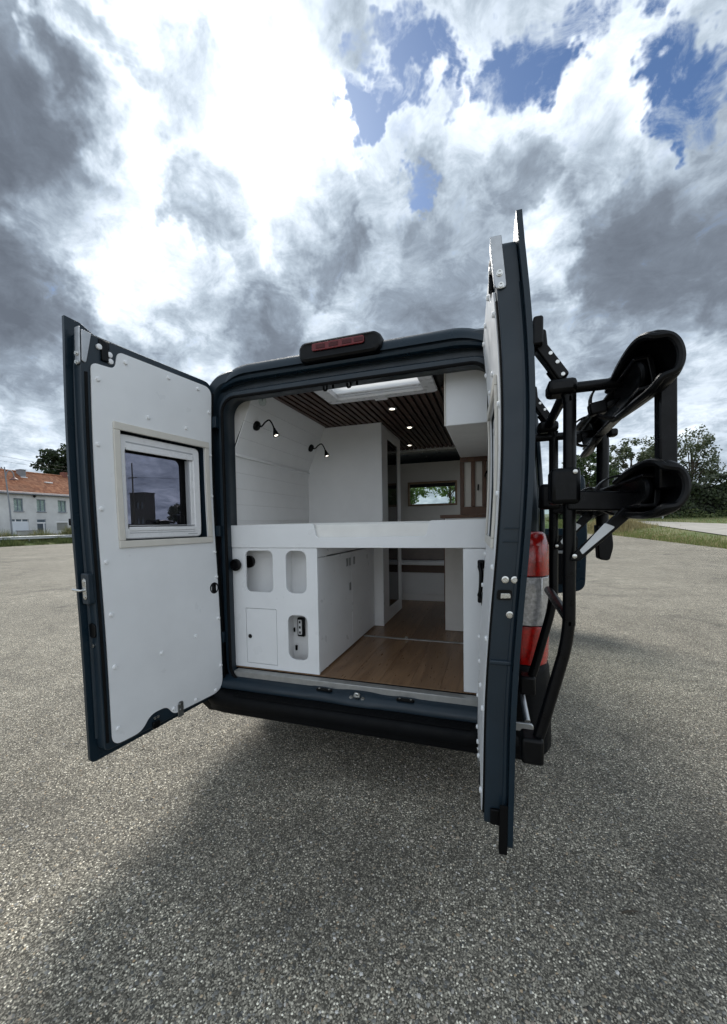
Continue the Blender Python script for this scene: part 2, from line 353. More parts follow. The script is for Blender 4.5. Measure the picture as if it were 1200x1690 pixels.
def leafmesh(pos, nrm, size, asp=.55):
    """one quad-like leaf (4 verts) per row"""
    n = len(pos); a = np.cross(nrm, rng.normal(size=(n, 3))); a /= np.linalg.norm(a, axis=1)[:, None]+1e-9
    b = np.cross(nrm, a); b /= np.linalg.norm(b, axis=1)[:, None]+1e-9
    s = size[:, None]
    V = np.stack([pos-a*s, pos-b*s*asp, pos+a*s, pos+b*s*asp], 1).reshape(-1, 3)
    me = bpy.data.meshes.new('leaves'); me.vertices.add(4*n); me.vertices.foreach_set('co', V.ravel())
    me.loops.add(4*n); me.loops.foreach_set('vertex_index', np.arange(4*n)); me.polygons.add(n)
    me.polygons.foreach_set('loop_start', np.arange(0, 4*n, 4)); me.polygons.foreach_set('loop_total', np.full(n, 4)); me.update(); me.validate()
    return me
def blades(pos, h, w, lean=.35):
    n = len(pos); a = rng.uniform(0, 2*pi, n); dx = np.stack([np.cos(a), np.sin(a), 0*a], 1)*w[:, None]
    la = rng.uniform(0, 2*pi, n); l = np.stack([np.cos(la)*lean*h*rng.random(n), np.sin(la)*lean*h*rng.random(n), h], 1)
    V = np.stack([pos-dx, pos+dx, pos+l], 1).reshape(-1, 3)
    me = bpy.data.meshes.new('blades'); me.vertices.add(3*n); me.vertices.foreach_set('co', V.ravel())
    me.loops.add(3*n); me.loops.foreach_set('vertex_index', np.arange(3*n)); me.polygons.add(n)
    me.polygons.foreach_set('loop_start', np.arange(0, 3*n, 3)); me.polygons.foreach_set('loop_total', np.full(n, 3)); me.update(); me.validate()
    return me

# ------------------------------------------------------------------ ground
def sstep(t): t = np.clip(t, 0, 1); return t*t*(3-2*t)
def xb(y):  # right edge of the lot
    return np.interp(y, [-60, 10, 21, 32.5, 37], [12., 11.6, 11.2, 9.3, 6.5])
def ytop(x): return np.interp(x, [-43, -20, 6.5, 9.3], [42, 41, 37, 32.5])
def lotz(x, y): return .0275*np.maximum(0, y-18)*sstep((x+30)/15)
def outd(x, y):  # metres beyond the lot (negative inside)
    return np.maximum(np.maximum(x-xb(y), -43.2-x), y-ytop(x))
def zt(x, y):
    x = np.asarray(x, float); y = np.asarray(y, float)
    d = outd(x, y); z = lotz(x, np.minimum(y, 60))
    z = z+.0275*np.clip(y-18, 0, 60)*sstep(d/3)*sstep((x+30)/15)
    bank = .40*sstep((-43.2-x)/1.4)+.6*sstep((-45.2-x)/2.0)
    return z+bank
def ground_z(x, y):
    d = outd(np.asarray(x, float), np.asarray(y, float)); return zt(x, y)+np.clip(d*.06, -.35, .03)
def mathelp(): pass
def ground_mat():
    m = bpy.data.materials.new('grass_ground'); m.use_nodes = True; t = NT(m.node_tree); b = m.node_tree.nodes['Principled BSDF']
    co = t.n('ShaderNodeTexCoord').outputs['Object']
    n1 = t.noise(co, .25, 5, .6); n2 = t.noise(co, 6, 6, .7)
    c = t.mix(t.mr(n1, .4, .62), (.085, .13, .03), (.20, .185, .08)); c = t.mix(t.mr(n2, .35, .7, 0, .7), c, (.07, .10, .025))
    t.set(b.inputs['Base Color'], c); b.inputs['Roughness'].default_value = .95
    bn = t.n('ShaderNodeBump'); bn.inputs['Strength'].default_value = .6; bn.inputs['Distance'].default_value = .05; t.set(bn.inputs['Height'], n2); t.set(b.inputs['Normal'], bn.outputs[0]); return m
def asphalt_mat():
    m = bpy.data.materials.new('worn_asphalt'); m.use_nodes = True; t = NT(m.node_tree); b = m.node_tree.nodes['Principled BSDF']
    co = t.n('ShaderNodeTexCoord').outputs['Object']
    wv = t.v('ADD', co, t.v('SCALE', t.noise(co, 60, 2, col=True), .006))
    def vor(sc, feat='F1'):
        o = t.n('ShaderNodeTexVoronoi', feature=feat); t.set(o.inputs['Vector'], wv); o.inputs['Scale'].default_value = sc; return o
    v1 = vor(112); v2 = vor(60); v3 = vor(210)
    def rnd(v, k): 
        s = t.n('ShaderNodeSeparateColor'); t.set(s.inputs[0], v.outputs['Color']); return s.outputs[k]
    big = t.noise(co, .35, 5, .6); mid = t.noise(co, 3.2, 5, .65)
    base = t.ramp(rnd(v1, 0), [(0, (.045, .042, .037)), (.30, (.12, .115, .104)), (.62, (.23, .22, .20)), (.85, (.43, .415, .37)), (1, (.85, .83, .77))])
    fine = t.ramp(rnd(v3, 1), [(0, (.035, .033, .029)), (.6, (.10, .096, .087)), (1, (.34, .325, .29))])
    c = t.mix(t.mr(v1.outputs['Distance'], .30, .50), base, fine)
    chip = t.m('MULTIPLY', t.m('GREATER_THAN', rnd(v2, 2), .77), t.mr(v2.outputs['Distance'], .40, .26))
    cc = t.ramp(rnd(v2, 0), [(0, (.30, .29, .265)), (.5, (.55, .53, .48)), (.85, (.36, .27, .18)), (1, (.80, .78, .73))])
    c = t.mix(chip, c, cc)
    tone = t.m('MULTIPLY', t.mr(big, .3, .7, .84, 1.22), t.mr(mid, .3, .7, .80, 1.16))
    c = t.mix(1., c, t.v('SCALE', (1.46, 1.39, 1.24), tone), 'MULTIPLY')
    # darker patches, long bands and small stains of random shape
    c = t.mix(t.mr(t.noise(co, .9, 4, .6, .8), .55, .72, 0, .42), c, (.050, .047, .042))
    mp = t.n('ShaderNodeMapping'); mp.inputs['Scale'].default_value = (.10, .9, 1); mp.inputs['Rotation'].default_value = (0, 0, .35); t.set(mp.inputs[0], co)
    c = t.mix(t.mr(t.noise(mp.outputs[0], 1., 4, .6, .4), .54, .70, 0, .40), c, (.060, .057, .052))
    drip = t.n('ShaderNodeTexVoronoi'); t.set(drip.inputs['Vector'], t.v('ADD', co, t.v('SCALE', t.noise(co, 9, 3, col=True), .12))); drip.inputs['Scale'].default_value = 1.1
    c = t.mix(t.m('MULTIPLY', t.mr(drip.outputs['Distance'], .13, .05), .45), c, (.035, .033, .031))
    t.set(b.inputs['Base Color'], c); t.set(b.inputs['Roughness'], t.mr(rnd(v1, 1), 0, 1, .55, .95)); b.inputs['Specular IOR Level'].default_value = .22
    h = t.m('ADD', t.m('MULTIPLY', t.mr(v1.outputs['Distance'], .6, 0.), .6), t.m('MULTIPLY', t.mr(v2.outputs['Distance'], .5, .1), .5))
    h = t.m('ADD', h, t.m('MULTIPLY', rnd(v1, 2), .6))
    bn = t.n('ShaderNodeBump'); bn.inputs['Strength'].default_value = .75; bn.inputs['Distance'].default_value = .0033; t.set(bn.inputs['Height'], h); t.set(b.inputs['Normal'], bn.outputs[0]); return m
def gridmesh(xs, ys, zf):
    X, Y = np.meshgrid(xs, ys); Z = zf(X, Y); V = np.stack([X, Y, Z], -1).reshape(-1, 3); nx, ny = len(xs), len(ys)
    i = (np.arange(ny-1)[:, None]*nx+np.arange(nx-1)[None]).ravel()
    me = bpy.data.meshes.new('grid'); me.from_pydata(V.tolist(), [], np.stack([i, i+1, i+nx+1, i+nx], 1).tolist()); return me
gx = np.unique(np.concatenate([-np.geomspace(60, 2500, 14), np.arange(-60, 45, .9), np.geomspace(46, 2500, 14)]))
gy = np.unique(np.concatenate([-np.geomspace(30, 2500, 12), np.arange(-30, 70, .9), np.geomspace(71, 2500, 14)]))
tag(finish('ground', gridmesh(gx, gy, ground_z), ground_mat(), smooth=None), kind='structure')
ASPH = asphalt_mat()
ly = np.unique(np.concatenate([np.arange(-60, 18, 2.), np.arange(18, 32.6, .5), [32.5]]))
V = []; nx = 60
us = np.linspace(0, 1, nx)
rows = list(ly)+[33.5, 35, 37, 39, 41, 42]
for y in rows:
    xr = xb(y) if y <= 32.5 else np.interp(y, [32.5, 37, 41, 42], [9.3, 6.5, -20, -43])
    for u in us:
        x = -43.2+(xr+43.2)*u; V.append((x, y, float(lotz(x, y))))
F = [(r*nx+i, r*nx+i+1, (r+1)*nx+i+1, (r+1)*nx+i) for r in range(len(rows)-1) for i in range(nx-1)]
me = bpy.data.meshes.new('lot'); me.from_pydata(V, [], F)
tag(finish('asphalt_lot', me, ASPH, smooth=None), kind='structure')
# loose chippings
n = 14000
r = 1.0+5.0*rng.random(n)**1.4; a = rng.uniform(-1.0, 1.35, n)
px_ = CAM.x+np.sin(-YAW-a*.8+.1)*r; py_ = CAM.y+np.cos(-YAW-a*.8+.1)*r
s = np.minimum(rng.gamma(3., .0012, n)+.0016, .008)
base = np.array([(1, 0, 0), (.2, .9, 0), (-.9, .4, 0), (-.6, -.7, 0), (.5, -.8, 0), (.1, .05, .8)])
ang = rng.uniform(0, 2*pi, n); ca, sa = np.cos(ang), np.sin(ang)
P = np.repeat(base[None], n, 0)*(1+rng.uniform(-.3, .3, (n, 6, 1))); st = rng.uniform(.6, 1.3, n)
X = (P[..., 0]*ca[:, None]-P[..., 1]*st[:, None]*sa[:, None])*s[:, None]+px_[:, None]
Y = (P[..., 0]*sa[:, None]+P[..., 1]*st[:, None]*ca[:, None])*s[:, None]+py_[:, None]
Z = P[..., 2]*s[:, None]*.7+.0005
me = bpy.data.meshes.new('chips')
idx = (np.arange(n)*6)[:, None, None]+np.array([(0, 1, 5), (1, 2, 5), (2, 3, 5), (3, 4, 5), (4, 0, 5)])[None]
me.from_pydata(np.stack([X, Y, Z], -1).reshape(-1, 3).tolist(), [], idx.reshape(-1, 3).tolist())
mc = bpy.data.materials.new('stone_chip'); mc.use_nodes = True; t = NT(mc.node_tree)
t.set(mc.node_tree.nodes['Principled BSDF'].inputs['Base Color'], t.ramp(t.n('ShaderNodeNewGeometry').outputs['Random Per Island'], [(0, (.06, .06, .057)), (.4, (.17, .165, .15)), (.7, (.34, .33, .30)), (.85, (.30, .22, .14)), (1, (.68, .66, .62))]))
mc.node_tree.nodes['Principled BSDF'].inputs['Roughness'].default_value = .75
tag(finish('stone_chippings', me, mc, smooth=None), 'pale loose stone chippings scattered over the grey asphalt', 'chippings', kind='stuff')
# path on the right and road on the left
def strip(name, A, B, m, lift, k=14):
    A = [np.array(p, float) for p in A]; B = [np.array(p, float) for p in B]
    def samp(L, n):
        L = np.array(L); d = np.concatenate([[0], np.cumsum(np.linalg.norm(np.diff(L, axis=0), axis=1))]); t = np.linspace(0, d[-1], n); return np.stack([np.interp(t, d, L[:, i]) for i in range(2)], 1)
    n = 30; a = samp(A, n); b = samp(B, n); V = []
    for i in range(n):
        for j in range(k):
            p = a[i]+(b[i]-a[i])*j/(k-1); V.append((p[0], p[1], float(ground_z(p[0], p[1]))+lift))
    F = [(i*k+j, i*k+j+1, (i+1)*k+j+1, (i+1)*k+j) for i in range(n-1) for j in range(k-1)]
    me = bpy.data.meshes.new(name); me.from_pydata(V, [], F); return tag(finish(name, me, m, smooth=None), kind='structure')
PATH = mat('pale_path_gravel', (.40, .375, .33), .95, 0, .15, 1.2, bump=.4, bscale=20)
ROADM = mat('road_asphalt', (.12, .12, .118), .9, 0, .12, .5, bump=.3, bscale=30)
strip('path', [(15.5, 2), (13.9, 18), (13.4, 26), (13.0, 38), (12.2, 44)], [(34, 10), (24, 27), (17.8, 36), (13.6, 41.6), (12.5, 44.6)], PATH, .05)
strip('road', [(-45.5, -60), (-45.5, 10), (-45.5, 60), (-45.5, 130)], [(-49.3, -60), (-49.3, 10), (-49.3, 60), (-49.3, 130)], ROADM, .06, 8)

# ------------------------------------------------------------------ camper van
van = thing('camper_van', 'dark navy panel camper van with both rear doors open on the asphalt', 'van')
SEC = [(.95, .32), (1.0, .42), (1.04, .8), (1.05, 1.2), (1.05, 1.5), (1.035, 1.8), (1.01, 2.1), (.98, 2.3), (.955, 2.4), (.92, 2.46), (.86, 2.505), (.78, 2.525)]
def smooth2(L, k=3):
    return [tuple(p)[:2] for p in smoothpath([(a, b, 0) for a, b in L], k)]
SECS = smooth2(SEC)
def loftpoly(rings, close=False):
    bm = nb(); RV = [[bm.verts.new(p) for p in r] for r in rings]
    for A, B in zip(RV, RV[1:]):
        m = len(A)
        for k in range(m if close else m-1): bm.faces.new((A[k], A[(k+1) % m], B[(k+1) % m], B[k]))
    return bm
for sx, nm in ((1, 'side_wall'), (-1, 'side_wall')):
    def skin(ys, zlo, zhi):
        return loftpoly([[(sx*a*f+(.03 if sx > 0 else 0)*min(1, max(0, (2.5-b)/.3)), y, b if b < 2.5 else b-(1-f)*.4) for a, b in SECS if zlo <= b <= zhi] for y, f in ys])
    full = [((.05, .985), (.07, 1), (.6, 1), (1.6, 1), (2.49, 1)), ((3.27, 1), (3.32, 1))] if sx > 0 else [((.05, .985), (.07, 1), (.6, 1), (1.6, 1), (3.32, 1))]
    for ys in full:
        o = finish(nm, done(skin(ys, 0, 9)), NAVY, van); sd = o.modifiers.new('solid', 'SOLIDIFY'); sd.thickness = .012; sd.offset = -1
    if sx > 0:   # header and sill of the open side doorway
        for lo, hi in ((0, .56), (2.22, 9)):
            o = finish('doorway_rail', done(skin(((2.49, 1), (3.27, 1)), lo, hi)), NAVY, van); sd = o.modifiers.new('solid', 'SOLIDIFY'); sd.thickness = .012; sd.offset = -1
    # pressed rub strip along the flank
    bm = nb(); box(bm, min(sx*1.045, sx*1.068), max(sx*1.045, sx*1.068), .45, 2.45 if sx > 0 else 3.2, .74, .92); finish('rub_strip', done(bm), BUMP, van, .012)
# roof with the hatch cut-out
HX0, HX1, HY0, HY1 = -.225, .385, .14, .545
def rooff(a, t, b): return (a, b, 2.522+.028*(1-(a/.8)**2)-t+(-.03 if b < .09 else 0)*(1-min(1, (b-.03)/.06)))
oplate('roof', NAVY, van, rrect(-.80, .80, .115, 3.7, .03), [rrect(HX0-.02, HX1+.02, HY0-.02, HY1+.02, .03)], 0, .012, rooff, (.06, .09, .12), 0, tuple(np.linspace(-.7, .7, 9)))
for y in (1.0, 1.35, 1.7, 2.05, 2.4): obox('roof_rib', NAVY, van, -.6, .6, y, y+.12, 2.535, 2.553, .006)
# rear frame ring
def poly_at(poly, ang, c=(0, 1.45)):
    dx, dz_ = cos(ang), sin(ang); best = None
    for i in range(len(poly)):
        x1, z1 = poly[i][0]-c[0], poly[i][1]-c[1]; x2, z2 = poly[(i+1) % len(poly)][0]-c[0], poly[(i+1) % len(poly)][1]-c[1]
        ex, ez = x2-x1, z2-z1; D = dx*ez-dz_*ex
        if abs(D) < 1e-12: continue
        t = (x1*ez-z1*ex)/D; u = (x1*dz_-z1*dx)/D
        if t > 0 and -1e-6 <= u <= 1+1e-6 and (best is None or t > best): best = t
    return (c[0]+dx*best, c[1]+dz_*best)
outer = SECS+[(.5, 2.54), (.2, 2.548), (-.2, 2.548), (-.5, 2.54)]+[(-a, b) for a, b in reversed(SECS)]
outer = [(a, max(b, .43)) for a, b in outer]
OPN = rrect(-.825, .815, .500, 2.350, .10, 10)
angs = sorted(set([math.atan2(p[1]-1.45, p[0]) for p in OPN]+[math.atan2(p[1]-1.45, p[0]) for p in outer]+[2*pi*k/90-pi for k in range(90)]))
keep = [angs[0]]
for a in angs[1:]:
    if a-keep[-1] > .004: keep.append(a)
PO = [poly_at(outer, a) for a in keep]; PI_ = [poly_at(OPN, a) for a in keep]
def ring(s, y, ds=0.): return [(o[0]+(i[0]-o[0])*s, y, o[1]+(i[1]-o[1])*s) for o, i in zip(PO, PI_)]
st = [(0, .075), (.0, .05), (.04, .015), (.12, .0), (.40, .0), (.46, .012), (.48, .045), (.74, .05), (.78, .02), (.84, .004), (.97, .004), (1.0, .018), (1.0, .07), (.93, .10), (.93, .15)]
finish('rear_frame', done(loftpoly([ring(s, y) for s, y in st], True)), NAVYI, van)
bm = nb(); lp = [Vector((a, -.004, b)) for a, b in rrect(-.819, .809, .506, 2.344, .095, 10)]; lp.append(lp[0]); tube(bm, lp, .010, 8, False); finish('door_seal', done(bm), RUBB, van)
# inner reveals behind the frame
oplate('gusset', GREYP, van, [(-.872, 2.03), (-.872, 2.45), (-.66, 2.45)], [], .153, .158, XZ)
# roof lip with third brake light
def lipf(a, t, b): return (a, t, b)
rings = []
for y, z0, z1 in ((.165, 2.50, 2.5585), (.10, 2.47, 2.5565), (.04, 2.44, 2.552), (.0, 2.432, 2.535), (-.018, 2.44, 2.505), (-.022, 2.455, 2.475)):
    rr = []
    for k in range(41):
        x = -.84+1.68*k/40; e = max(0, (abs(x)-.62)/.22); dr = .055*e*e
        rr.append((x, y+.06*e*e*.6, z1-dr))
    for k in range(40, -1, -1):
        x = -.84+1.68*k/40; e = max(0, (abs(x)-.62)/.22); dr = .055*e*e
        rr.append((x, y+.06*e*e*.6, z0-dr*.6))
    rings.append(rr)
bm = loftpoly(rings, True); finish('roof_lip', done(bm), NAVY, van)
lh = finish('brake_light', done(loftpoly([[(x*s+.005, y, 2.53+(z-2.53)*s2) for x, z in rrect(-.25, .25, 2.462, 2.580, .045, 8)] for y, s, s2 in ((.06, 1, 1), (-.02, 1.0, 1), (-.045, .97, .9), (-.052, .93, .72), (-.046, .80, .5), (-.046, .02, .02))], True)), BLACK, van)
oplate('lens', mat('brake_lens', (.13, .004, .006), .18, 0, .15, 30, coat=.3, spec=.3), lh, rrect(-.155, .16, 2.517, 2.560, .012), [], -.056, -.05, XZ, (), .003)
for x in (-.10, -.02, .06, .13): obox('reflector', mat('lens_rib', (.06, .003, .004), .25, spec=.3) if 'lens_rib' not in MATS else MATS['lens_rib'], lh, x-.028, x+.028, -.0585, -.056, 2.527, 2.550, .002)
for x in (-.10, .05):   # striker hooks under the header
    bm = nb(); box(bm, x-.045, x+.045, .035, .075, 2.352, 2.362)
    tube(bm, filletpath([(x-.03, .05, 2.356), (x-.03, .05, 2.325), (x-.008, .05, 2.325), (x-.008, .05, 2.356)], .01, 4), .006, 8); tube(bm, [(x+.03, .05, 2.356), (x+.034, .045, 2.33)], .007, 8)
    finish('latch_hook', done(bm), BLACK, van)
# sill, threshold, bumper
obox('threshold_strip', ALUD, van, -.80, .79, .004, .060, .524, .567, .004)
rings = []
for y, z in ((.02, .535), (-.004, .528), (-.02, .522), (-.05, .506), (-.058, .490), (-.058, .470), (-.04, .455), (.05, .44), (.05, .50)):
    rr = []
    for k in range(61):
        x = -.90+1.8*k/60; g = .012*math.exp(-((x-.08)/.11)**4); s = .004*(math.exp(-((x+.17)/.06)**6)+math.exp(-((x-.36)/.06)**6))
        rr.append((x, y-g*(1 if -.052 > y > -.06 else .3), z+(s+g*.6)*(1 if z > .50 else .2)))
    rings.append(rr)
finish('sill_panel', done(loftpoly(rings)), NAVYI, van)
for x in (-.135, .36):
    o = finish('rubber_pad', done(plate(rrect(x-.05, x+.05, -.043, -.012, .01), [], .525, .534, XY)), RUBB, van, .002)
    for dx in (-.032, .032): olathe('screw', STEEL, o, [(.006, 0), (.006, .003), (.003, .004), (0, .004)], (x+dx, -.028, .534), (0, 0, 1), 10)
bm = nb(); lathe(bm, [(.012, 0), (.012, .012), (.02, .014), (.02, .02), (0, .021)], (.08, -.045, .515), (0, -.4, 1), 14); lathe(bm, [(.01, 0), (.012, .006), (0, .008)], (.045, -.05, .512), (0, -.4, 1), 10); lathe(bm, [(.01, 0), (.012, .006), (0, .008)], (.115, -.05, .512), (0, -.4, 1), 10)
tube(bm, filletpath([(.068, -.03, .52), (.068, -.055, .545), (.09, -.055, .545), (.09, -.03, .52)], .01, 4), .005, 8); finish('lock_striker', done(bm), STEEL, van)
def bumperprof(x):
    e = max(0, (abs(x)-.80)/.26); wr = .20*e**2.2
    return [(.06, .455), (-.04, .462), (-.10, .460), (-.132, .452), (-.143, .438), (-.146, .40), (-.14, .385), (-.128, .38), (-.124, .345), (-.10, .328), (.03, .325)], wr
rings = []
for k in range(41):
    x = -1.06+2.12*k/40; pr, wr = bumperprof(x); rings.append([(x, y+wr, z) for y, z in pr])
bp = finish('bumper', done(loftpoly(rings)), BUMP, van)
for i in range(7): obox('step_tread', BUMP, bp, -.72, .72, -.125+i*.014, -.119+i*.014, .459, .4655, .0015)
for sx in (-1, 1):   # bumper corner towers
    rings = []
    for z, o in ((.31, -.03), (.36, 0), (.5, .0), (.70, -.005), (.78, -.012), (.805, -.03)):
        rings.append([(sx*(1.075+o), .45, z), (sx*(1.085+o), .12, z), (sx*(1.08+o), .03, z), (sx*(1.05+o), -.045-o, z), (sx*(.985+o), -.09-o, z), (sx*(.90), -.085-o, z), (sx*.865, -.05, z), (sx*.865, .03, z), (sx*.90, .45, z)])
    bm = loftpoly(rings, True); bm.faces.new([v for v in bm.verts][-9:]); bmesh.ops.translate(bm, verts=bm.verts, vec=(.03 if sx > 0 else 0, 0, 0)); c = finish('bumper_corner', done(bm), BUMP, van, .01)
    tl = []
    for z, o in ((.80, .0), (.84, .006), (1.0, .01), (1.25, .010), (1.40, .004), (1.455, -.012), (1.47, -.03)):
        o2 = .03 if sx > 0 else 0
        tl.append([(x_+o2, y_, z_) for x_, y_, z_ in [(sx*(1.053+o), .16, z), (sx*(1.062+o), .05, z), (sx*(1.052+o), -.005, z), (sx*(1.02+o*.5), -.045-o, z), (sx*(.97), -.058-o, z), (sx*.925, -.055-o, z), (sx*.905, -.02, z), (sx*.92, .03, z), (sx*.98, .16, z)]])
    def lamp(nm, idx, m, par):
        bm = loftpoly([tl[i] if isinstance(i, int) else [tuple(np.array(a)*(1-i[1])+np.array(b)*i[1]) for a, b in zip(tl[i[0]], tl[i[0]+1])] for i in idx], True)
        vs = bm.verts[:] if False else list(bm.verts); bm.faces.new(vs[:9][::-1]); bm.faces.new(vs[-9:]); return finish(nm, done(bm), m, par, .004)
    tlo = lamp('tail_light', [0, 1, (1, .99)], REDL, van)
    lamp('clear_lens', [(2, .01), (2, .5), (2, .98)], CLRL, tlo)
    lamp('upper_lens', [3, (3, .5), 4, 5, 6], REDL, tlo)
# wheels
for sx, y in ((-1, 1.02), (1, 1.02), (-1, 4.35), (1, 4.35)):
    w = olathe('wheel', RUBB, van, [(.20, 0), (.30, .0), (.335, .02), (.345, .06), (.345, .16), (.335, .20), (.30, .215), (.21, .215), (.20, .20), (.20, 0)], (sx*.80, y, .345), (sx, 0, 0), 36)
    olathe('rim', mat('rim_steel', (.30, .31, .32), .45, .6) if 'rim_steel' not in MATS else MATS['rim_steel'], w, [(.0, .165), (.06, .165), (.07, .15), (.15, .12), (.19, .17), (.203, .2), (.203, .01), (0, .01)], (sx*.80, y, .345), (sx, 0, 0), 28)
obox('underbody', BLACK, van, -.92, .92, .05, 4.9, .32, .43, .01)
sw_ = olathe('spare_wheel', RUBB, van, [(.18, 0), (.30, .0), (.335, .03), (.34, .09), (.335, .15), (.30, .18), (.18, .18)], (.0, .55, .17), (0, 0, 1), 30)  # spare wheel, axle and exhaust: out of view, added to deepen the shade below
otube('rear_axle', BLACK, van, [(-.78, 1.02, .33), (.78, 1.02, .33)], .05, 10)
otube('exhaust', BLACK, van, smoothpath([(.55, 2.2, .27), (.55, 1.3, .26), (.58, .6, .27), (.62, .12, .27)], 4), .035, 10)
for sx in (-1, 1): obox('chassis_rail', BLACK, van, min(sx*.50, sx*.58), max(sx*.50, sx*.58), .08, 4.6, .24, .325, .01)
# mud flaps
for sx in (-1, 1): obox('mud_flap', RUBB, van, min(sx*.8, sx*1.0), max(sx*.8, sx*1.0), .58, .595, .16, .48, .004)

# cab
def cabf(a, t, b): return (t, a, b)
for sx in (-1, 1):
    x0, x1 = sorted((sx*1.03, sx*.985))
    out = rpoly([(3.32, .34), (3.32, 2.42), (3.62, 2.42, .2), (4.62, 1.50, .15), (5.25, 1.22, .2), (5.42, .85, .15), (5.40, .36, .1), (4.80, .36), (4.75, .62, .2), (4.35, .80, .3), (3.95, .62, .2), (3.90, .36)])
    hole = rpoly([(3.42, 1.32, .05), (3.42, 2.10, .1), (3.68, 2.12, .1), (4.38, 1.46, .12), (4.38, 1.32, .05)])
    if sx < 0: oplate('cab_side', NAVY, van, out, [hole], x0, x1, cabf, (), .01); oplate('cab_window', CABGL, van, hole, [], -1.012, -1.007, cabf)
    else:
        dh = rpoly([(3.36, .50, .08), (3.36, 2.16, .12), (3.68, 2.18, .12), (4.44, 1.46, .12), (4.44, .92, .2), (4.05, .50, .15)])
        oplate('cab_side', NAVY, van, out, [dh], x0, x1, cabf, (), .01)
rings = []
for y, z0, z1 in ((4.60, 1.38, 1.50), (4.95, 1.25, 1.42), (5.25, 1.0, 1.24), (5.40, .8, .95), (5.43, .5, .86), (5.40, .36, .5)):
    rings.append([(x, y-.10*(abs(x)/1.0)**3, z1-.05*(abs(x)/1.0)**2) for x in np.linspace(-.99, .99, 15)])
finish('bonnet', done(loftpoly(rings)), NAVY, van)
ws = finish('windscreen', done(loftpoly([[(x*(.86+.13*t), 3.68+.95*t+.06*(1-(x/.99)**2), 2.40-.90*t) for x in np.linspace(-.99, .99, 13)] for t in np.linspace(0, 1, 6)])), CABGL, van)
rings = [[(x, y, z-.06*(abs(x)/.98)**3) for x in np.linspace(-.97, .97, 15)] for y, z in ((3.30, 2.535), (3.5, 2.51), (3.66, 2.45), (3.74, 2.38))]
finish('cab_roof', done(loftpoly(rings)), NAVY, van)
obox('dashboard', BLACK, van, -.93, .93, 4.05, 4.62, .95, 1.36, .05)
for x in (-.62, .30):
    o = finish('cab_seat', done(loftpoly([[(x+.30+a*s, 3.22+.10*(z-.9)+b, z) for a, b in rrect(-.25, .25, -.07, .07, .05, 4)] for z, s in ((.8, .9), (1.0, 1), (1.35, 1), (1.5, .8), (1.55, .5))], True)), CUSH, van, .0)
# open cab door on the right
cdx = finish('cab_door', done(plate(rpoly([(0, .42, .1), (0, 1.50), (.72, 2.14, .1), (1.02, 2.14, .1), (1.06, 1.3), (1.04, .5, .12), (.55, .40, .1)]), [rpoly([(.08, 1.38, .05), (.12, 1.50, .05), (.72, 2.06, .1), (.97, 2.06, .08), (1.0, 1.38, .05)])], 0, .075, XZ)), NAVY, van, .012)
cdx.location = (1.06, 4.42, .03); cdx.rotation_euler = (0, 0, R(-15))
o = finish('window_pane', done(plate(rpoly([(.075, 1.37, .05), (.115, 1.50, .05), (.72, 2.07, .1), (.98, 2.07, .08), (1.01, 1.37, .05)]), [], .035, .04, XZ)), CABGL, cdx)
finish('door_card', done(plate(rpoly([(.1, .55, .1), (.12, 1.30, .05), (.95, 1.28, .05), (.93, .62, .12), (.5, .52, .1)]), [], -.03, 0, XZ)), BLACK, cdx, .01)
finish('pull_handle', done(plate(rrect(.62, .78, 1.02, 1.06, .015), [], -.05, -.03, XZ)), ALU, cdx, .004)
# wing mirror on the cab door
bm = nb(); box(bm, .10, .30, .20, .30, 1.42, 1.80); bmesh.ops.translate(bm, verts=bm.verts, vec=(0, .08, 0)); box(bm, .13, .2, .07, .3, 1.46, 1.54); finish('wing_mirror', done(bm), BLACK, cdx, .03)
# sliding door pushed back along the flank
rings = [[(a+.105*(.985 if b > 2.2 else 1), y, b) for a, b in SECS if .45 < b < 2.40] for y in (1.28, 1.30, 1.9, 2.43, 2.45)]
sdo = finish('sliding_door', done(loftpoly(rings)), NAVY, van); mo = sdo.modifiers.new('solid', 'SOLIDIFY'); mo.thickness = .045; mo.offset = -1
obox('side_window', GLASSD, sdo, 1.128, 1.136, 1.45, 2.28, 1.45, 1.95, .02)

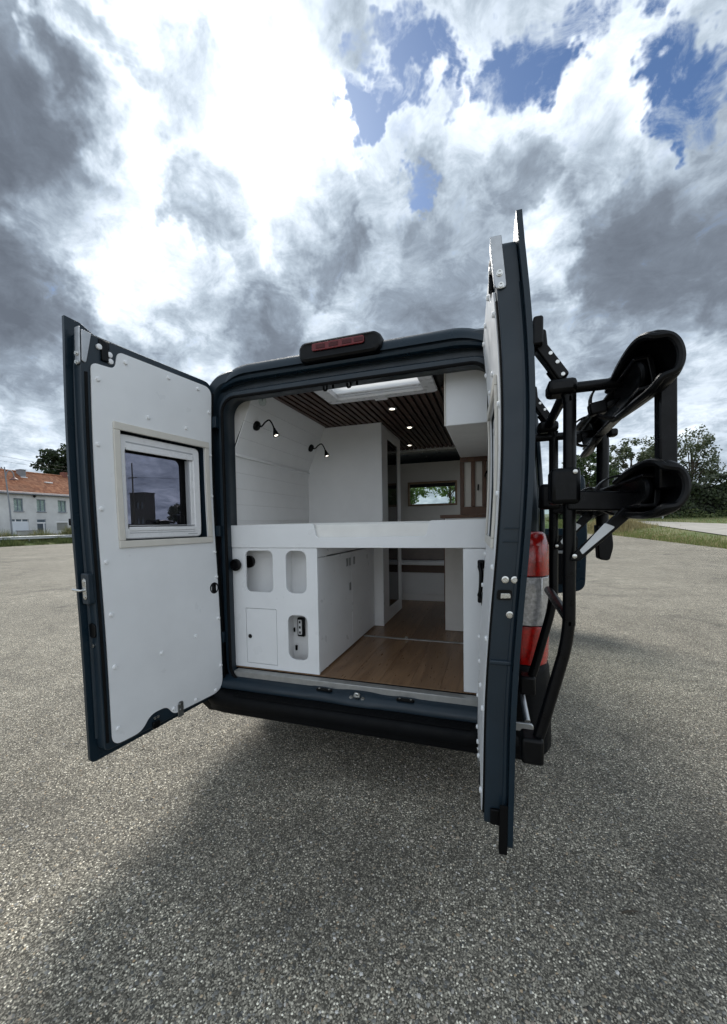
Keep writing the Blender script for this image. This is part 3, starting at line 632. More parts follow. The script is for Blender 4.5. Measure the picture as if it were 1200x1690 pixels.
# ------------------------------------------------------------------ rear doors (local u from the hinge, w outwards, z up)
WZ = np.array([.36, .5, .9, 1.2, 1.5, 1.8, 2.1, 2.4, 2.55]); WV = np.array([-.052, -.047, -.040, -.020, .006, .018, .012, -.016, -.034])
_zz = np.linspace(.36, 2.55, 60); _ww = np.interp(_zz, WZ, WV); _ww = np.convolve(np.pad(_ww, 4, mode='edge'), np.ones(9)/9, 'valid')
def wprof_(z): return float(np.interp(z, _zz, _ww))
ZC = tuple(np.arange(.45, 2.5, .07))
def rear_door(side, hinge, theta, label, curve=1., thick=.104, ulen=1.):
    s = side; tk = thick
    def wprof(z): return curve*wprof_(z)
    fn = lambda a, t, b: (a, s*(t+wprof(b)), b)
    def part(name, m, parent, outline, holes, t0, t1, bevel=0., cuts=ZC): return oplate(name, m, parent, outline, holes, t0, t1, fn, cuts, bevel)
    win = rrect(.07, .63, 1.445, 2.03, .02, 3)
    shell = rpoly([(.0, .44, .05), (-.005, 2.44, .07), (.80, 2.44, .03), (.79, .44, .03)])
    d = part('rear_door', NAVYI, van, shell, [win], .0, tk-.019, .006)
    d.location = (hinge[0], hinge[1], 0); d.rotation_euler = (0, 0, -theta if s < 0 else pi+theta)
    d['label'] = label; d.scale = (ulen, 1, 1)
    part('outer_skin', NAVY, d, rpoly([(-.03, .40, .07), (-.035, 2.46, .07), (.70, 2.47), (.765, 2.50), (.832, 2.505), (.826, .385, .03)]), [rrect(.118, .608, 1.482, 1.990, .03, 4)], tk-.018, tk, .0015)
    # rolled edge bead and seal along the free edge and around the inner face
    bm = nb(); tube(bm, [fn(.791, tk-.026, z) for z in np.linspace(.50, 2.30, 50)], .010, 8); finish('edge_bead', done(bm), NAVYI, d)
    bm = nb(); pts = [fn(.775, .001, z) for z in np.linspace(.48, 2.26, 50)]; tube(bm, pts, .008, 8); finish('seal', done(bm), RUBB, d)
    bm = nb(); pts = [fn(-.012, .01, z) for z in np.linspace(.50, 2.38, 50)]; tube(bm, pts, .011, 8); finish('seal', done(bm), RUBB, d)
    # white lining panel with its cut-outs
    pan = rpoly([(.018, .452, .09), (.010, 2.405, .06), (.625, 2.405, .03), (.640, 2.315, .03), (.755, 2.310, .03), (.755, .452, .05), (.60, .452, .04), (.545, .520, .04), (.44, .520, .04), (.40, .456, .03)])
    holes = [rrect(.072, .628, 1.452, 2.022, .008, 2), rrect(.018+.012, .018+.052, 1.095, 1.165, .0199, 6)]
    part('lining_panel', WHITE, d, pan, holes, -.009, -.001, .002)
    caps = [(.725, 2.24), (.735, 1.93), (.735, 1.62), (.73, 1.36), (.725, 1.10), (.725, .84), (.725, .53), (.585, 2.365), (.33, 2.37), (.12, 2.37), (.03, 2.25), (.026, 1.98), (.026, 1.72), (.026, 1.36), (.026, 1.20), (.03, .93), (.03, .62), (.08, .475), (.24, .475), (.40, .49), (.46, 2.12), (.21, 2.115), (.46, .83), (.22, .86)]
    for a, b in caps:
        p = Vector(fn(a, -.009, b)); olathe('screw_cap', CAPW, d, [(.0112, 0), (.0112, .004), (.0085, .008), (0, .009)], p, (0, -s, 0), 12)
    # window: cream surround, plastic frame, blind rails, pane
    k = [wprof(z) for z in (1.43, 1.74, 2.06)]; kk = np.mean(k)
    ff = lambda a, t, b: (a, s*(t+wprof(b)), b)
    for nm, o in (('surround', [(.040, 2.020), (.040, 2.058), (.660, 2.058), (.660, 2.020)]), ('surround', [(.040, 1.424), (.040, 1.460), (.660, 1.460), (.660, 1.424)]), ('surround', [(.040, 1.461), (.040, 2.019), (.074, 2.019), (.074, 1.461)]), ('surround', [(.626, 1.461), (.626, 2.019), (.660, 2.019), (.660, 1.461)])):
        part(nm, CREAM, d, o, [], -.020, -.0095, .003)
    tf = kk+.02
    fl = lambda a, t, b: (a, s*(t+tf), b)
    fr = oplate('window_frame', WPLAS, d, rrect(.100, .622, 1.465, 2.010, .03, 6), [rrect(.150, .585, 1.510, 1.945, .02, 5)], -.010, .045, fl, (), .008)
    oplate('blind_rail', WPLAS, d, [(.152, 1.930), (.152, 1.962), (.583, 1.962), (.583, 1.930)], [], -.014, -.004, fl, (), .004)
    oplate('blind_rail', mat('grey_rail', (.42, .43, .45), .4) if 'grey_rail' not in MATS else MATS['grey_rail'], d, [(.152, 1.967), (.152, 1.974), (.583, 1.974), (.583, 1.967)], [], -.0115, -.009, fl)
    oplate('blind_rail', WPLAS, d, [(.152, 1.508), (.152, 1.530), (.583, 1.530), (.583, 1.508)], [], -.013, -.004, fl, (), .004)
    for z in (1.5375, 1.4985): oplate('rail_groove', MATS['grey_rail'], d, [(.152, z-.002), (.152, z+.002), (.583, z+.002), (.583, z-.002)], [], -.0115, -.009, fl)
    oplate('side_rail', WPLAS, d, [(.150, 1.532), (.150, 1.928), (.170, 1.928), (.170, 1.532)], [], -.006, .03, fl, (), .003)
    oplate('side_rail', MATS['grey_rail'], d, [(.171, 1.532), (.171, 1.928), (.178, 1.928), (.178, 1.532)], [], .002, .03, fl)
    oplate('window_gasket', RUBB, d, rrect(.152, .590, 1.512, 1.945, .02, 4), [rrect(.208, .582, 1.545, 1.925, .035, 6)], .034, .050, fl, (), .003)
    oplate('window_pane', TINT, d, rrect(.15, .60, 1.51, 1.95, .03, 4), [], .052, .058, fl)
    oplate('brand_strip', MATS['grey_rail'], d, [(.135, 1.482), (.135, 1.487), (.205, 1.487), (.205, 1.482)], [], -.0108, -.0100, fl)
    bm = nb(); c0 = Vector(fl(.395, .02, 1.556)); lathe(bm, [(.014, -.006), (.016, .012), (.010, .018), (0, .019)], c0, (0, -s, 0), 14)
    tube(bm, [Vector(fl(.395, .0, 1.556)), Vector(fl(.36, -.004, 1.560)), Vector(fl(.30, -.002, 1.551))], [.009, .008, .006], 8); box(bm, .31, .42, min(s*(tf+.02), s*(tf+.035)), max(s*(tf+.02), s*(tf+.035)), 1.545, 1.556)
    finish('window_latch', done(bm), BLACK, d)
    for a in (.20, .565):
        p = Vector(fl(a, .05, 1.90)); olathe('pane_fixing', BLACK, d, [(.008, 0), (.006, .004), (0, .005)], p, (0, -s, 0), 10)
    oplate('pane_handle', BLACK, d, rrect(.20, .235, 1.54, 1.60, .01, 3), [], .02, .05, fl, (), .004)
    # ring of the round port in the lining
    bm = nb(); p = Vector(fn(.05, -.001, 1.13)); 
    lathe(bm, [(.034, .001), (.036, .010), (.030, .012), (.026, .004), (.010, .004), (.006, .008), (0, .008)], p, (0, -s, 0), 22); finish('round_port', done(bm), BLACK, d)
    # top latch bracket and hardware
    bm = plate(rpoly([(.762, 2.37, .01), (.750, 2.442, .004), (.795, 2.445, .004), (.795, 2.30, .01), (.775, 2.30, .01)]), [], -.006, -.001, fn); finish('bracket', done(bm), ALU, d, .002)
    oplate('end_bracket', ALU, d, rpoly([(-.005, 2.285, .015), (-.005, 2.455, .003), (.030, 2.455, .003), (.030, 2.285, .015)]), [], .800, .806, lambda a, t, b: (t, s*(a+wprof(b)), b), (2.3, 2.35, 2.4, 2.45), .0015)
    for z in (2.295, 2.335):
        p = Vector((.806, s*(.0125+wprof(z)), z)); olathe('bolt', STEEL, d, [(.011, 0), (.011, .003), (.008, .004), (.008, .008), (.004, .008), (.004, .005), (0, .005)], p, (1, 0, 0), 16)
    bm = nb(); box(bm, .672, .705, min(s*(-.012+wprof(2.38)), s*(.004+wprof(2.38))), max(s*(-.012+wprof(2.38)), s*(.004+wprof(2.38))), 2.335, 2.43); box(bm, .665, .715, min(s*(-.010+wprof(2.38)), s*(.004+wprof(2.38))), max(s*(-.010+wprof(2.38)), s*(.004+wprof(2.38))), 2.395, 2.435)
    finish('top_latch', done(bm), BLACK, d, .004)
    for a, z in ((.715, 2.395), (.664, 2.375), (.660, 2.345)):
        olathe('latch_roller', WPLAS, d, [(.013, 0), (.013, .010), (.006, .012), (0, .012)], Vector(fn(a, 0, z)), (0, -s, 0), 12)
    # bottom plate on the lining and bottom latch
    o = part('bottom_plate', ALU, d, rpoly([(.335, .425), (.335, .515, .02), (.375, .515, .02), (.375, .425)]), [], -.014, -.0095, .0015)
    for z in (.465, .497): olathe('screw', STEEL, d, [(.008, 0), (.008, .003), (0, .004)], Vector(fn(.355, -.014, z)), (0, -s, 0), 10)
    bm = nb()
    for a in (.495, .515): lathe(bm, [(.008, 0), (.008, .004), (0, .005)], Vector(fn(a, 0, .485)), (0, -s, 0), 10)
    finish('bolt', done(bm), STEEL, d)
    o = part('bottom_latch', BLACK, d, rrect(.49, .535, .43, .47, .01, 3), [], -.012, .0, .003)
    # free edge: latch plate, striker rod or slot, bolts, grooves
    ee = lambda a, t, b: (t, s*(a+wprof(b)), b)
    if s < 0:
        oplate('latch_housing', NAVYI, d, rrect(-.003, .050, 1.165, 1.315, .012, 4), [], .790, .822, ee, (), .006)
        oplate('latch_plate', STEEL, d, rrect(.006, .032, 1.19, 1.29, .012, 4), [], .822, .826, ee, (), .001)
        bm = nb(); tube(bm, filletpath([(.825, s*(.02+wprof(1.24)), 1.235), (.845, s*(.02+wprof(1.24)), 1.235), (.845, s*(.075+wprof(1.24)), 1.238)], .008, 4), .006, 8); finish('latch_rod', done(bm), STEEL, d)
        for z in (1.205, 1.275): olathe('screw', STEEL, d, [(.008, 0), (.008, .003), (0, .004)], (.826, s*(.019+wprof(z)), z), (1, 0, 0), 10)
        olathe('bolt', STEEL, d, [(.010, 0), (.010, .004), (0, .005)], (.795, s*(.035+wprof(.96)), .96), (1, 0, 0), 10)
        oplate('edge_recess', BLACK, d, rrect(.004, .055, 1.00, 1.07, .02, 4), [], .792, .7995, ee, (), .002)
    else:
        for a, z in ((.030, 1.325), (.060, 1.325), (.054, 1.205)): olathe('bolt', STEEL, d, [(.012, 0), (.012, .003), (.008, .004), (.008, .008), (0, .008)], (.7965, s*(a+wprof(z)), z), (1, 0, 0), 14)
        oplate('latch_slot', BLACK, d, rrect(.008, .055, 1.255, 1.29, .008, 3), [], .7945, .7985, ee)
        oplate('latch_plate', STEEL, d, rpoly([(.02, 1.26), (.02, 1.278), (.05, 1.278, .004), (.054, 1.262, .004)]), [], .7985, .801, ee, (), .001)
        for z in (1.50, 1.455): oplate('edge_groove', NAVY, d, rrect(.012, .062, z-.003, z+.003, .002, 2), [], .793, .8, ee, (), .001)
        oplate('edge_ledge', NAVYI, d, rpoly([(.0, 1.03), (.0, 1.045), (.072, 1.045), (.072, 1.03)]), [], .79, .806, ee, (), .004)
        o = part('corner_rubber', RUBB, d, rpoly([(.795, .372), (.795, .50, .02), (.825, .55, .01), (.832, .372, .004)]), [], tk-.045, tk-.0185, .003)
        oplate('lower_latch', BLACK, d, rrect(.02, .06, .455, .51, .006, 3), [], .79, .803, ee, (), .002)
    return d
left_door = rear_door(-1, (-.885, -.025), R(97), 'open rear door on the left with framed tinted window', .55, .078)
right_door = rear_door(1, (.805, -.03), R(93), 'open rear door on the right seen edge-on', 1., .094, .905)
# hinges and check arms
for sx in (-1, 1):
    for z in (.75, 1.45, 2.15):
        bm = nb(); lathe(bm, [(.013, 0), (.013, .09), (0, .09)], (sx*.905 if sx < 0 else .845, -.035, z), (0, 0, 1), 12); box(bm, min(sx*.85, sx*.93), max(sx*.85, sx*.93), -.03, .01, z+.01, z+.08); finish('hinge', done(bm), NAVY, van, .003)
bm = nb(); tube(bm, [(.93, -.03, .79), (.955, -.10, .70), (.975, -.24, .60)], .014, 10); lathe(bm, [(.02, -.012), (.02, .012)], (.93, -.03, .79), (0, 0, 1), 12); finish('check_arm', done(bm), ALU, van, .002)
finish('check_plate', done(plate(rpoly([(.90, .56, .02), (.90, .60, .02), (1.00, .60, .02), (1.00, .56, .02)]), [], -.26, -.245, XZ)), ALU, van, .003)

# ------------------------------------------------------------------ interior lining (parts of the van)
FZ = .575
fl = obox('floor', BLACK, van, -.90, .90, .06, 3.3, .43, FZ-.004, 0)
xs = np.arange(-.90, .91, .18)
for i in range(len(xs)-1):
    cuts = [.062, 1.0, 3.3]
    for a, b in zip(cuts, cuts[1:]): obox('floor_plank', OAK, fl, xs[i]+.0006, xs[i+1]-.0006, a+.001, b-.001, FZ-.0035, FZ, .0006)
obox('floor_strip', ALUD, fl, -.205, .66, .975, 1.005, FZ, FZ+.006, .002)
olathe('door_stop', STEEL, fl, [(.014, 0), (.014, .012), (.008, .018), (0, .018)], (.16, .985, FZ+.006), (0, 0, 1), 12)
# left wall boards: upright below the ledge, leaning in above it
lw = obox('wall_backing', GREYP, van, -.90, -.866, .20, 3.28, FZ, 2.02, 0)
def board(name, p0, p1, y0, y1, par, t=.006, m=WHITEB):
    a = Vector((p0[0], 0, p0[1])); b = Vector((p1[0], 0, p1[1])); u = (b-a).normalized(); nrm = Vector((u.z, 0, -u.x))
    L = (b-a).length
    return oplate(name, m, par, [(y0, .0004), (y0, L-.0004), (y1, L-.0004), (y1, .0004)], [], 0, t, lambda y, tt, l: tuple(a+u*l+nrm*tt+Vector((0, y, 0))), (), .0012)
zb = np.linspace(1.34, 2.01, 7)
for a, b in zip(zb, zb[1:]): board('wall_board', (-.862, a), (-.862, b), .10, 1.338, lw)
obox('wall_ledge', WHITEB, lw, -.868, -.838, .085, 1.336, 2.008, 2.028, .004)
ts = np.linspace(0, 1, 5); A = np.array([-.862, 2.03]); B = np.array([-.672, 2.452])
for a, b in zip(ts, ts[1:]): board('wall_board', A+(B-A)*a, A+(B-A)*b, .16, 1.338, lw)
bm = nb(); box(bm, -.895, -.70, .162, .168, 2.03, 2.45); 
obox('wall_backing', GREYP, van, .866, .90, .20, 2.46, FZ, 2.46, 0)
bm.free()
# ceiling: black backing and walnut slats
oplate('ceiling', BLACK, van, [(-.74, .13), (-.74, 2.83), (.9, 2.83), (.9, .13)], [rrect(HX0-.03, HX1+.03, HY0-.03, HY1+.03, .02)], 2.462, 2.47, XY)
clg = [o for o in COL.objects if o.name == 'ceiling'][0]
x = -.662; k = 0
smesh = {}
while x < .88:
    y0 = .635 if -.345 < x+.034 and x < .50 else .135
    if y0 not in smesh:
        bm = nb(); box(bm, 0, .034, y0, 2.80, 2.440, 2.461); smesh[y0] = done(bm)
    o = finish('ceiling_slat', smesh[y0], WALN, clg, .002); o.location.x = x; x += .0525
obox('ceiling_end_trim', WHITEB, clg, -.73, .9, 2.80, 2.83, 2.425, 2.461, .002)
# roof hatch
rh = oplate('roof_hatch', WPLAS, van, rrect(-.315, .475, .06, .622, .035, 6), [rrect(HX0, HX1, HY0, HY1, .02, 4)], 2.418, 2.44, XY, (), .006)
oplate('hatch_liner', WPLAS, rh, rrect(HX0-.012, HX1+.012, HY0-.012, HY1+.012, .02, 4), [rrect(HX0, HX1, HY0, HY1, .02, 4)], 2.4405, 2.559, XY)
nP = 14
rings = []
for i in range(nP+1):
    y = HY0+.012+(HY1-HY0-.06)*i/nP; z = 2.452+(.004 if i % 2 else 0); rings.append([(x_, y, z) for x_ in (HX0+.002, HX1-.002)])
finish('hatch_blind', done(loftpoly(rings)), BLIND, rh, smooth=None)
obox('blind_bar', WPLAS, rh, HX0+.002, HX1-.002, HY1-.045, HY1-.012, 2.444, 2.462, .004)
obox('blind_grip', WPLAS, rh, .03, .12, .60, .632, 2.408, 2.42, .004)
for i in range(24): obox('vent_tooth', BLACK, rh, HX0+.02+i*.0245, HX0+.028+i*.0245, HY0+.006, HY0+.012, 2.436, 2.450, 0)
finish('hatch_dome', done(loftpoly([[(.08+(x_-.08)*s, .3425+(y_-.3425)*s, z) for x_, y_ in rrect(HX0-.03, HX1+.03, HY0-.03, HY1+.03, .04, 6)] for z, s in ((2.560, 1.), (2.574, 1.), (2.588, .95), (2.594, .8), (2.596, .02))], True)), glassy('hatch_dome_acrylic', (.92, .92, .92)), rh)
# partition to the cab, with an oak framed window
pw = oplate('partition', GREYP, van, [(-.90, FZ), (-.90, 2.30), (.90, 2.30), (.90, FZ)], [[(-.19, 1.765), (-.19, 2.035), (.385, 2.035), (.385, 1.765)]], 3.0, 3.03, XZ)
for a, b, c, d_ in ((-.215, .41, 2.030, 2.055), (-.215, .41, 1.745, 1.770), (-.215, -.190, 1.7705, 2.0295), (.385, .41, 1.7705, 2.0295)): obox('window_trim', FRMW, pw, a, b, 2.985, 3.035, c, d_, .003)
obox('window_blind', BLACK, pw, -.189, .384, 3.008, 3.02, 1.985, 2.029, .004)
obox('overcab_shelf', BLACK, van, -.88, .88, 3.032, 3.65, 2.29, 2.31, .004)
# round cable port on the left rear reveal
olathe('cable_port', BLACK, van, [(.040, 0), (.040, .012), (.030, .016), (.026, .006), (0, .006)], (-.785, .046, 1.268), (0, -1, 0), 24)

# ------------------------------------------------------------------ furniture
t = thing('storage_cabinet', 'white cabinet under the bed with rounded cut-outs beside the left pillar', 'cabinet', (-.5, .6, FZ))
YF = .064
port = [rrect(-.725, -.520, 1.09, 1.362, .035, 6), rrect(-.425, -.280, 1.09, 1.362, .045, 6), rrect(-.420, -.280, .66, .95, .045, 6), [(-.735, .608), (-.735, .980), (-.502, .980), (-.502, .608)]]
oplate('front_panel', WHITE, t, [(-.845, FZ+.004), (-.845, 1.379), (-.205, 1.379), (-.205, FZ+.004)], port, YF, YF+.015, XZ, (), .0015)
hd = obox('hatch_door', WHITE, t, -.732, -.505, YF+.001, YF+.016, .611, .977, .0015)
olathe('knob', BLACK, hd, [(.013, 0), (.014, .003), (.008, .004), (.006, .012), (0, .013)], (-.705, YF+.001, .79), (0, -1, 0), 16)
obox('inner_wall', WHITEB, t, -.845, -.21, .21, .222, FZ+.005, 1.378, 0)
obox('shelf', WHITEB, t, -.845, -.222, YF+.017, .2085, 1.018, 1.032, 0)
obox('divider', WHITEB, t, -.47, -.458, YF+.017, .2085, FZ+.005, 1.378, 0)
obox('inner_side', WHITEB, t, -.234, -.222, YF+.017, .2085, FZ+.005, 1.378, 0)
olathe('round_vent', BLACK, t, [(.042, 0), (.042, .02), (.034, .024), (.030, .008), (0, .008)], (-.785, .209, 1.275), (0, -1, 0), 24)
for y0, y1, z0, z1 in ((.080, .70, FZ+.012, 1.313), (.705, 1.315, FZ+.012, 1.313), (.080, 1.315, 1.323, 1.378)): obox('side_panel', WHITE, t, -.220, -.205, y0, y1, z0, z1, .0015)
for y, z in ((.60, 1.24), (.66, 1.24), (.66, 1.05), (.76, 1.24)): obox('push_latch', ALU, t, -.2052, -.200, y-.018, y+.018, z-.03, z+.03, .004)
sw = thing('power_socket', 'small black and white socket inside the lower rounded cut-out', 'socket', (-.395, .205, .80))
obox('housing', BLACK, sw, -.418, -.366, .184, .209, .775, .905, .008)
obox('face', WPLAS, sw, -.408, -.382, .181, .186, .79, .89, .002)
for z in (.805, .84, .875): obox('pin_hole', BLACK, sw, -.401, -.389, .1795, .181, z-.008, z+.008, .001)
obox('cable_clip', RUBB, sw, -.452, -.443, .197, .209, .80, .83, .003); obox('cable_clip', RUBB, sw, -.442, -.428, .197, .209, .675, .71, .003)

b = thing('bed_platform', 'white raised bed board spanning the rear of the van', 'bed', (0, .6, 1.38))
oplate('front_board', WHITE, b, rpoly([(-.855, 1.38), (-.855, 1.530), (-.222, 1.530, .012), (-.205, 1.445, .02), (.470, 1.448, .02), (.492, 1.537, .012), (.83, 1.540), (.83, 1.382)]), [], .060, .082, XZ, (), .003)
obox('base_board', WHITEB, b, -.85, .83, .083, 1.325, 1.381, 1.398, .002)
mt = loftpoly([[(x_, y_, z) for x_, y_ in rrect(-.845+i, .825-i, .086+i, 1.32-i, .05, 6)] for z, i in ((1.40, .012), (1.415, .002), (1.44, 0), (1.50, 0), (1.522, .006), (1.532, .022), (1.535, .04), (1.536, .30))], True)
mm = finish('mattress', done(mt), MATT); tag(mm, 'white mattress lying on the raised bed board', 'mattress')

s = thing('slim_cabinet', 'narrow white cabinet strip under the bed beside the right rear door', 'cabinet', (.77, .5, FZ))
obox('front_panel', WHITE, s, .672, .86, .064, .08, FZ+.003, 1.379, .002)
obox('side_panel', WHITE, s, .672, .687, .081, 1.30, FZ+.003, 1.379, .002)
for z in (1.24, 1.16): obox('push_latch', BLACK, s, .665, .671, .55, .60, z-.02, z+.02, .004)
h = thing('pull_handle', 'black handle on the narrow white cabinet strip', 'handle', (.765, .05, 1.2))
bm = nb(); tube(bm, smoothpath([(.765, .055, 1.115), (.758, .035, 1.13), (.765, .022, 1.16), (.768, .022, 1.25), (.760, .035, 1.285), (.767, .055, 1.30)], 5), .012, 10); finish('grip', done(bm), BLACK, h)
for z in (1.11, 1.295): obox('mount', BLACK, h, .748, .785, .040, .0635, z-.024, z+.024, .008)

c = thing('shower_cubicle', 'tall white cubicle behind the bed with smoked glass door', 'cubicle', (-.5, 1.7, FZ))
obox('rear_wall', WHITEB, c, -.862, -.128, 1.338, 1.356, FZ+.003, 2.438, .001)
obox('door_post', WHITEB, c, -.146, -.128, 1.357, 1.58, FZ+.003, 2.438, .002)
obox('door_post', WHITEB, c, -.146, -.128, 2.03, 2.13, FZ+.003, 2.438, .002)
obox('door_rail', WHITEB, c, -.146, -.128, 1.581, 2.029, FZ+.003, .70, .002)
obox('door_rail', WHITEB, c, -.146, -.128, 1.581, 2.029, 2.34, 2.438, .002)
oplate('door_glass', DKGL, c, [(1.575, .695), (1.575, 2.345), (2.035, 2.345), (2.035, .695)], [], -.142, -.137, YZ)
obox('front_wall', WHITEB, c, -.862, -.128, 2.131, 2.15, FZ+.003, 2.438, .001)
obox('corner_trim', WHITE, c, -.1279, -.120, 1.335, 1.36, FZ+.003, 2.438, .002)
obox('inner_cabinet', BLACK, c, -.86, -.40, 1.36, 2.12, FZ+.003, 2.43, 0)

k = thing('kitchen_block', 'beige kitchen block with brown worktop behind the bed', 'kitchen unit', (.64, 1.8, FZ))
obox('side_panel', GREYP, k, .435, .86, 1.338, 1.356, FZ+.003, 1.56, .002)
obox('front_panel', GREYP, k, .435, .452, 1.357, 2.42, FZ+.003, 1.56, .002)
obox('edge_trim', LATW, k, .428, .4345, 1.338, 1.36, FZ+.003, 1.56, .001)
obox('far_panel', GREYP, k, .435, .86, 2.421, 2.438, FZ+.003, 1.56, .002)
obox('worktop', LATW, k, .395, .865, 1.345, 2.44, 1.561, 1.590, .003)
ls = thing('slatted_screen', 'brown wooden slatted screen standing on the kitchen worktop', 'screen', (.71, 1.36, 1.59))
obox('bottom_rail', LATW, ls, .565, .865, 1.345, 1.375, 1.591, 1.655, .003); obox('top_rail', LATW, ls, .565, .865, 1.345, 1.375, 2.035, 2.085, .003)
for x0 in (.565, .655, .745, .835): obox('slat', LATW, ls, x0, x0+.032, 1.348, 1.372, 1.656, 2.034, .003)
obox('pale_backing', CREAM, ls, .568, .862, 1.3785, 1.386, 1.592, 2.084, 0)
hk = thing('hanging_strap', 'small dark strap hanging on the slatted wooden screen', 'strap', (.74, 1.34, 1.85))
otube('strap_band', RUBB, hk, smoothpath([(.835, 1.338, 1.96), (.80, 1.335, 1.955), (.775, 1.335, 1.93), (.768, 1.337, 1.90)], 5), .006, 8)
otube('strap_end', RUBB, hk, [(.715, 1.338, 1.84), (.712, 1.337, 1.79)], .007, 8)

oc = thing('overhead_cabinet', 'white overhead cabinet under the slatted ceiling on the right', 'cabinet', (.72, .7, 2.07))
obox('end_panel', WHITE, oc, .575, .866, .152, .168, 2.072, 2.436, .002)
obox('bottom_panel', GREYP, oc, .575, .866, .169, 1.334, 2.072, 2.086, .002)
obox('door_panel', WHITE, oc, .568, .5745, .154, .74, 2.078, 2.430, .002); obox('door_panel', WHITE, oc, .568, .5745, .743, 1.334, 2.078, 2.430, .002)
obox('edge_band', CREAM, oc, .5665, .5750, .1465, .1515, 2.070, 2.437, .001)

bn = thing('bench', 'white bench box with brown seat board in front of the cab partition', 'bench', (.05, 2.8, FZ))
obox('box', WHITE, bn, -.86, .42, 2.62, 2.97, .66, .925, .003); obox('plinth', WHITEB, bn, -.86, .42, 2.635, 2.97, FZ+.002, .659, .002)
obox('seat_board', BROWNB, bn, -.86, .43, 2.605, 2.97, .926, 1.015, .004); obox('seat_edge', WHITE, bn, -.86, .43, 2.602, 2.97, 1.016, 1.05, .004)
obox('back_cushion', CUSH, bn, -.86, .43, 2.88, 2.98, 1.051, 1.45, .02)

# ------------------------------------------------------------------ lamps
def reading_lamp(base, label):
    B0 = Vector(base); nrm = Vector((.913, 0, -.407)); L = thing('reading_lamp', label, 'lamp', base, 'flexible reading lamps on the left wall')
    olathe('base', BLACK, L, [(.034, -.001), (.034, .012), (.030, .018), (.010, .020), (0, .020)], B0, nrm, 24)
    pts = smoothpath([B0+Vector((.015, .0, 0)), B0+Vector((.05, -.01, -.012)), B0+Vector((.085, -.015, .012)), B0+Vector((.12, -.02, .022)), B0+Vector((.145, -.022, -.01)), B0+Vector((.158, -.024, -.04))], 6)
    otube('gooseneck', BLACK, L, pts, .0055, 8)
    d_ = Vector((.32, -.06, -.92)).normalized(); p = B0+Vector((.158, -.024, -.038))
    olathe('head', BLACK, L, [(.008, 0), (.010, .012), (.022, .050), (.022, .058), (.017, .058), (.012, .04), (0, .04)], p, d_, 18)
    olathe('led', BULB, L, [(.0125, 0), (.0125, .003), (0, .003)], p+d_*.052, d_, 16)
reading_lamp((-.762, .30, 2.236), 'black gooseneck reading lamp nearest the left rear pillar')
reading_lamp((-.762, 1.20, 2.236), 'black gooseneck reading lamp farther in, beside the cubicle wall')
for (x, y), lab in zip(((.075, .95), (.085, 1.61), (-.085, 2.47)), ('round ceiling spotlight nearest the roof hatch', 'middle round ceiling spotlight on the slats', 'round ceiling spotlight farthest in, near the cab')):
    L = thing('ceiling_spotlight', lab, 'spotlight', (x, y, 2.44), 'recessed spotlights in the slatted ceiling')
    olathe('bezel', WPLAS, L, [(.030, 0), (.034, .004), (.034, .008), (0, .008)], (x, y, 2.4395), (0, 0, -1), 24)
    olathe('diffuser', LEDW, L, [(.019, 0), (.019, .002), (0, .002)], (x, y, 2.4315), (0, 0, -1), 24)
L = thing('clear_lamp', 'small clear glass lamp on the left wall below the header', 'lamp', (-.68, .22, 2.40))
olathe('cap', BLACK, L, [(.02, 0), (.02, .02), (.014, .03), (0, .03)], (-.655, .22, 2.437), (0, 0, -1), 16)
olathe('glass', CLEAR, L, [(.014, 0), (.024, .02), (.026, .04), (.018, .06), (0, .066)], (-.655, .22, 2.405), (0, 0, -1), 16)
olathe('screw', STEEL, L, [(.006, 0), (.006, .03), (0, .03)], (-.655, .22, 2.405), (0, 0, -1), 8)

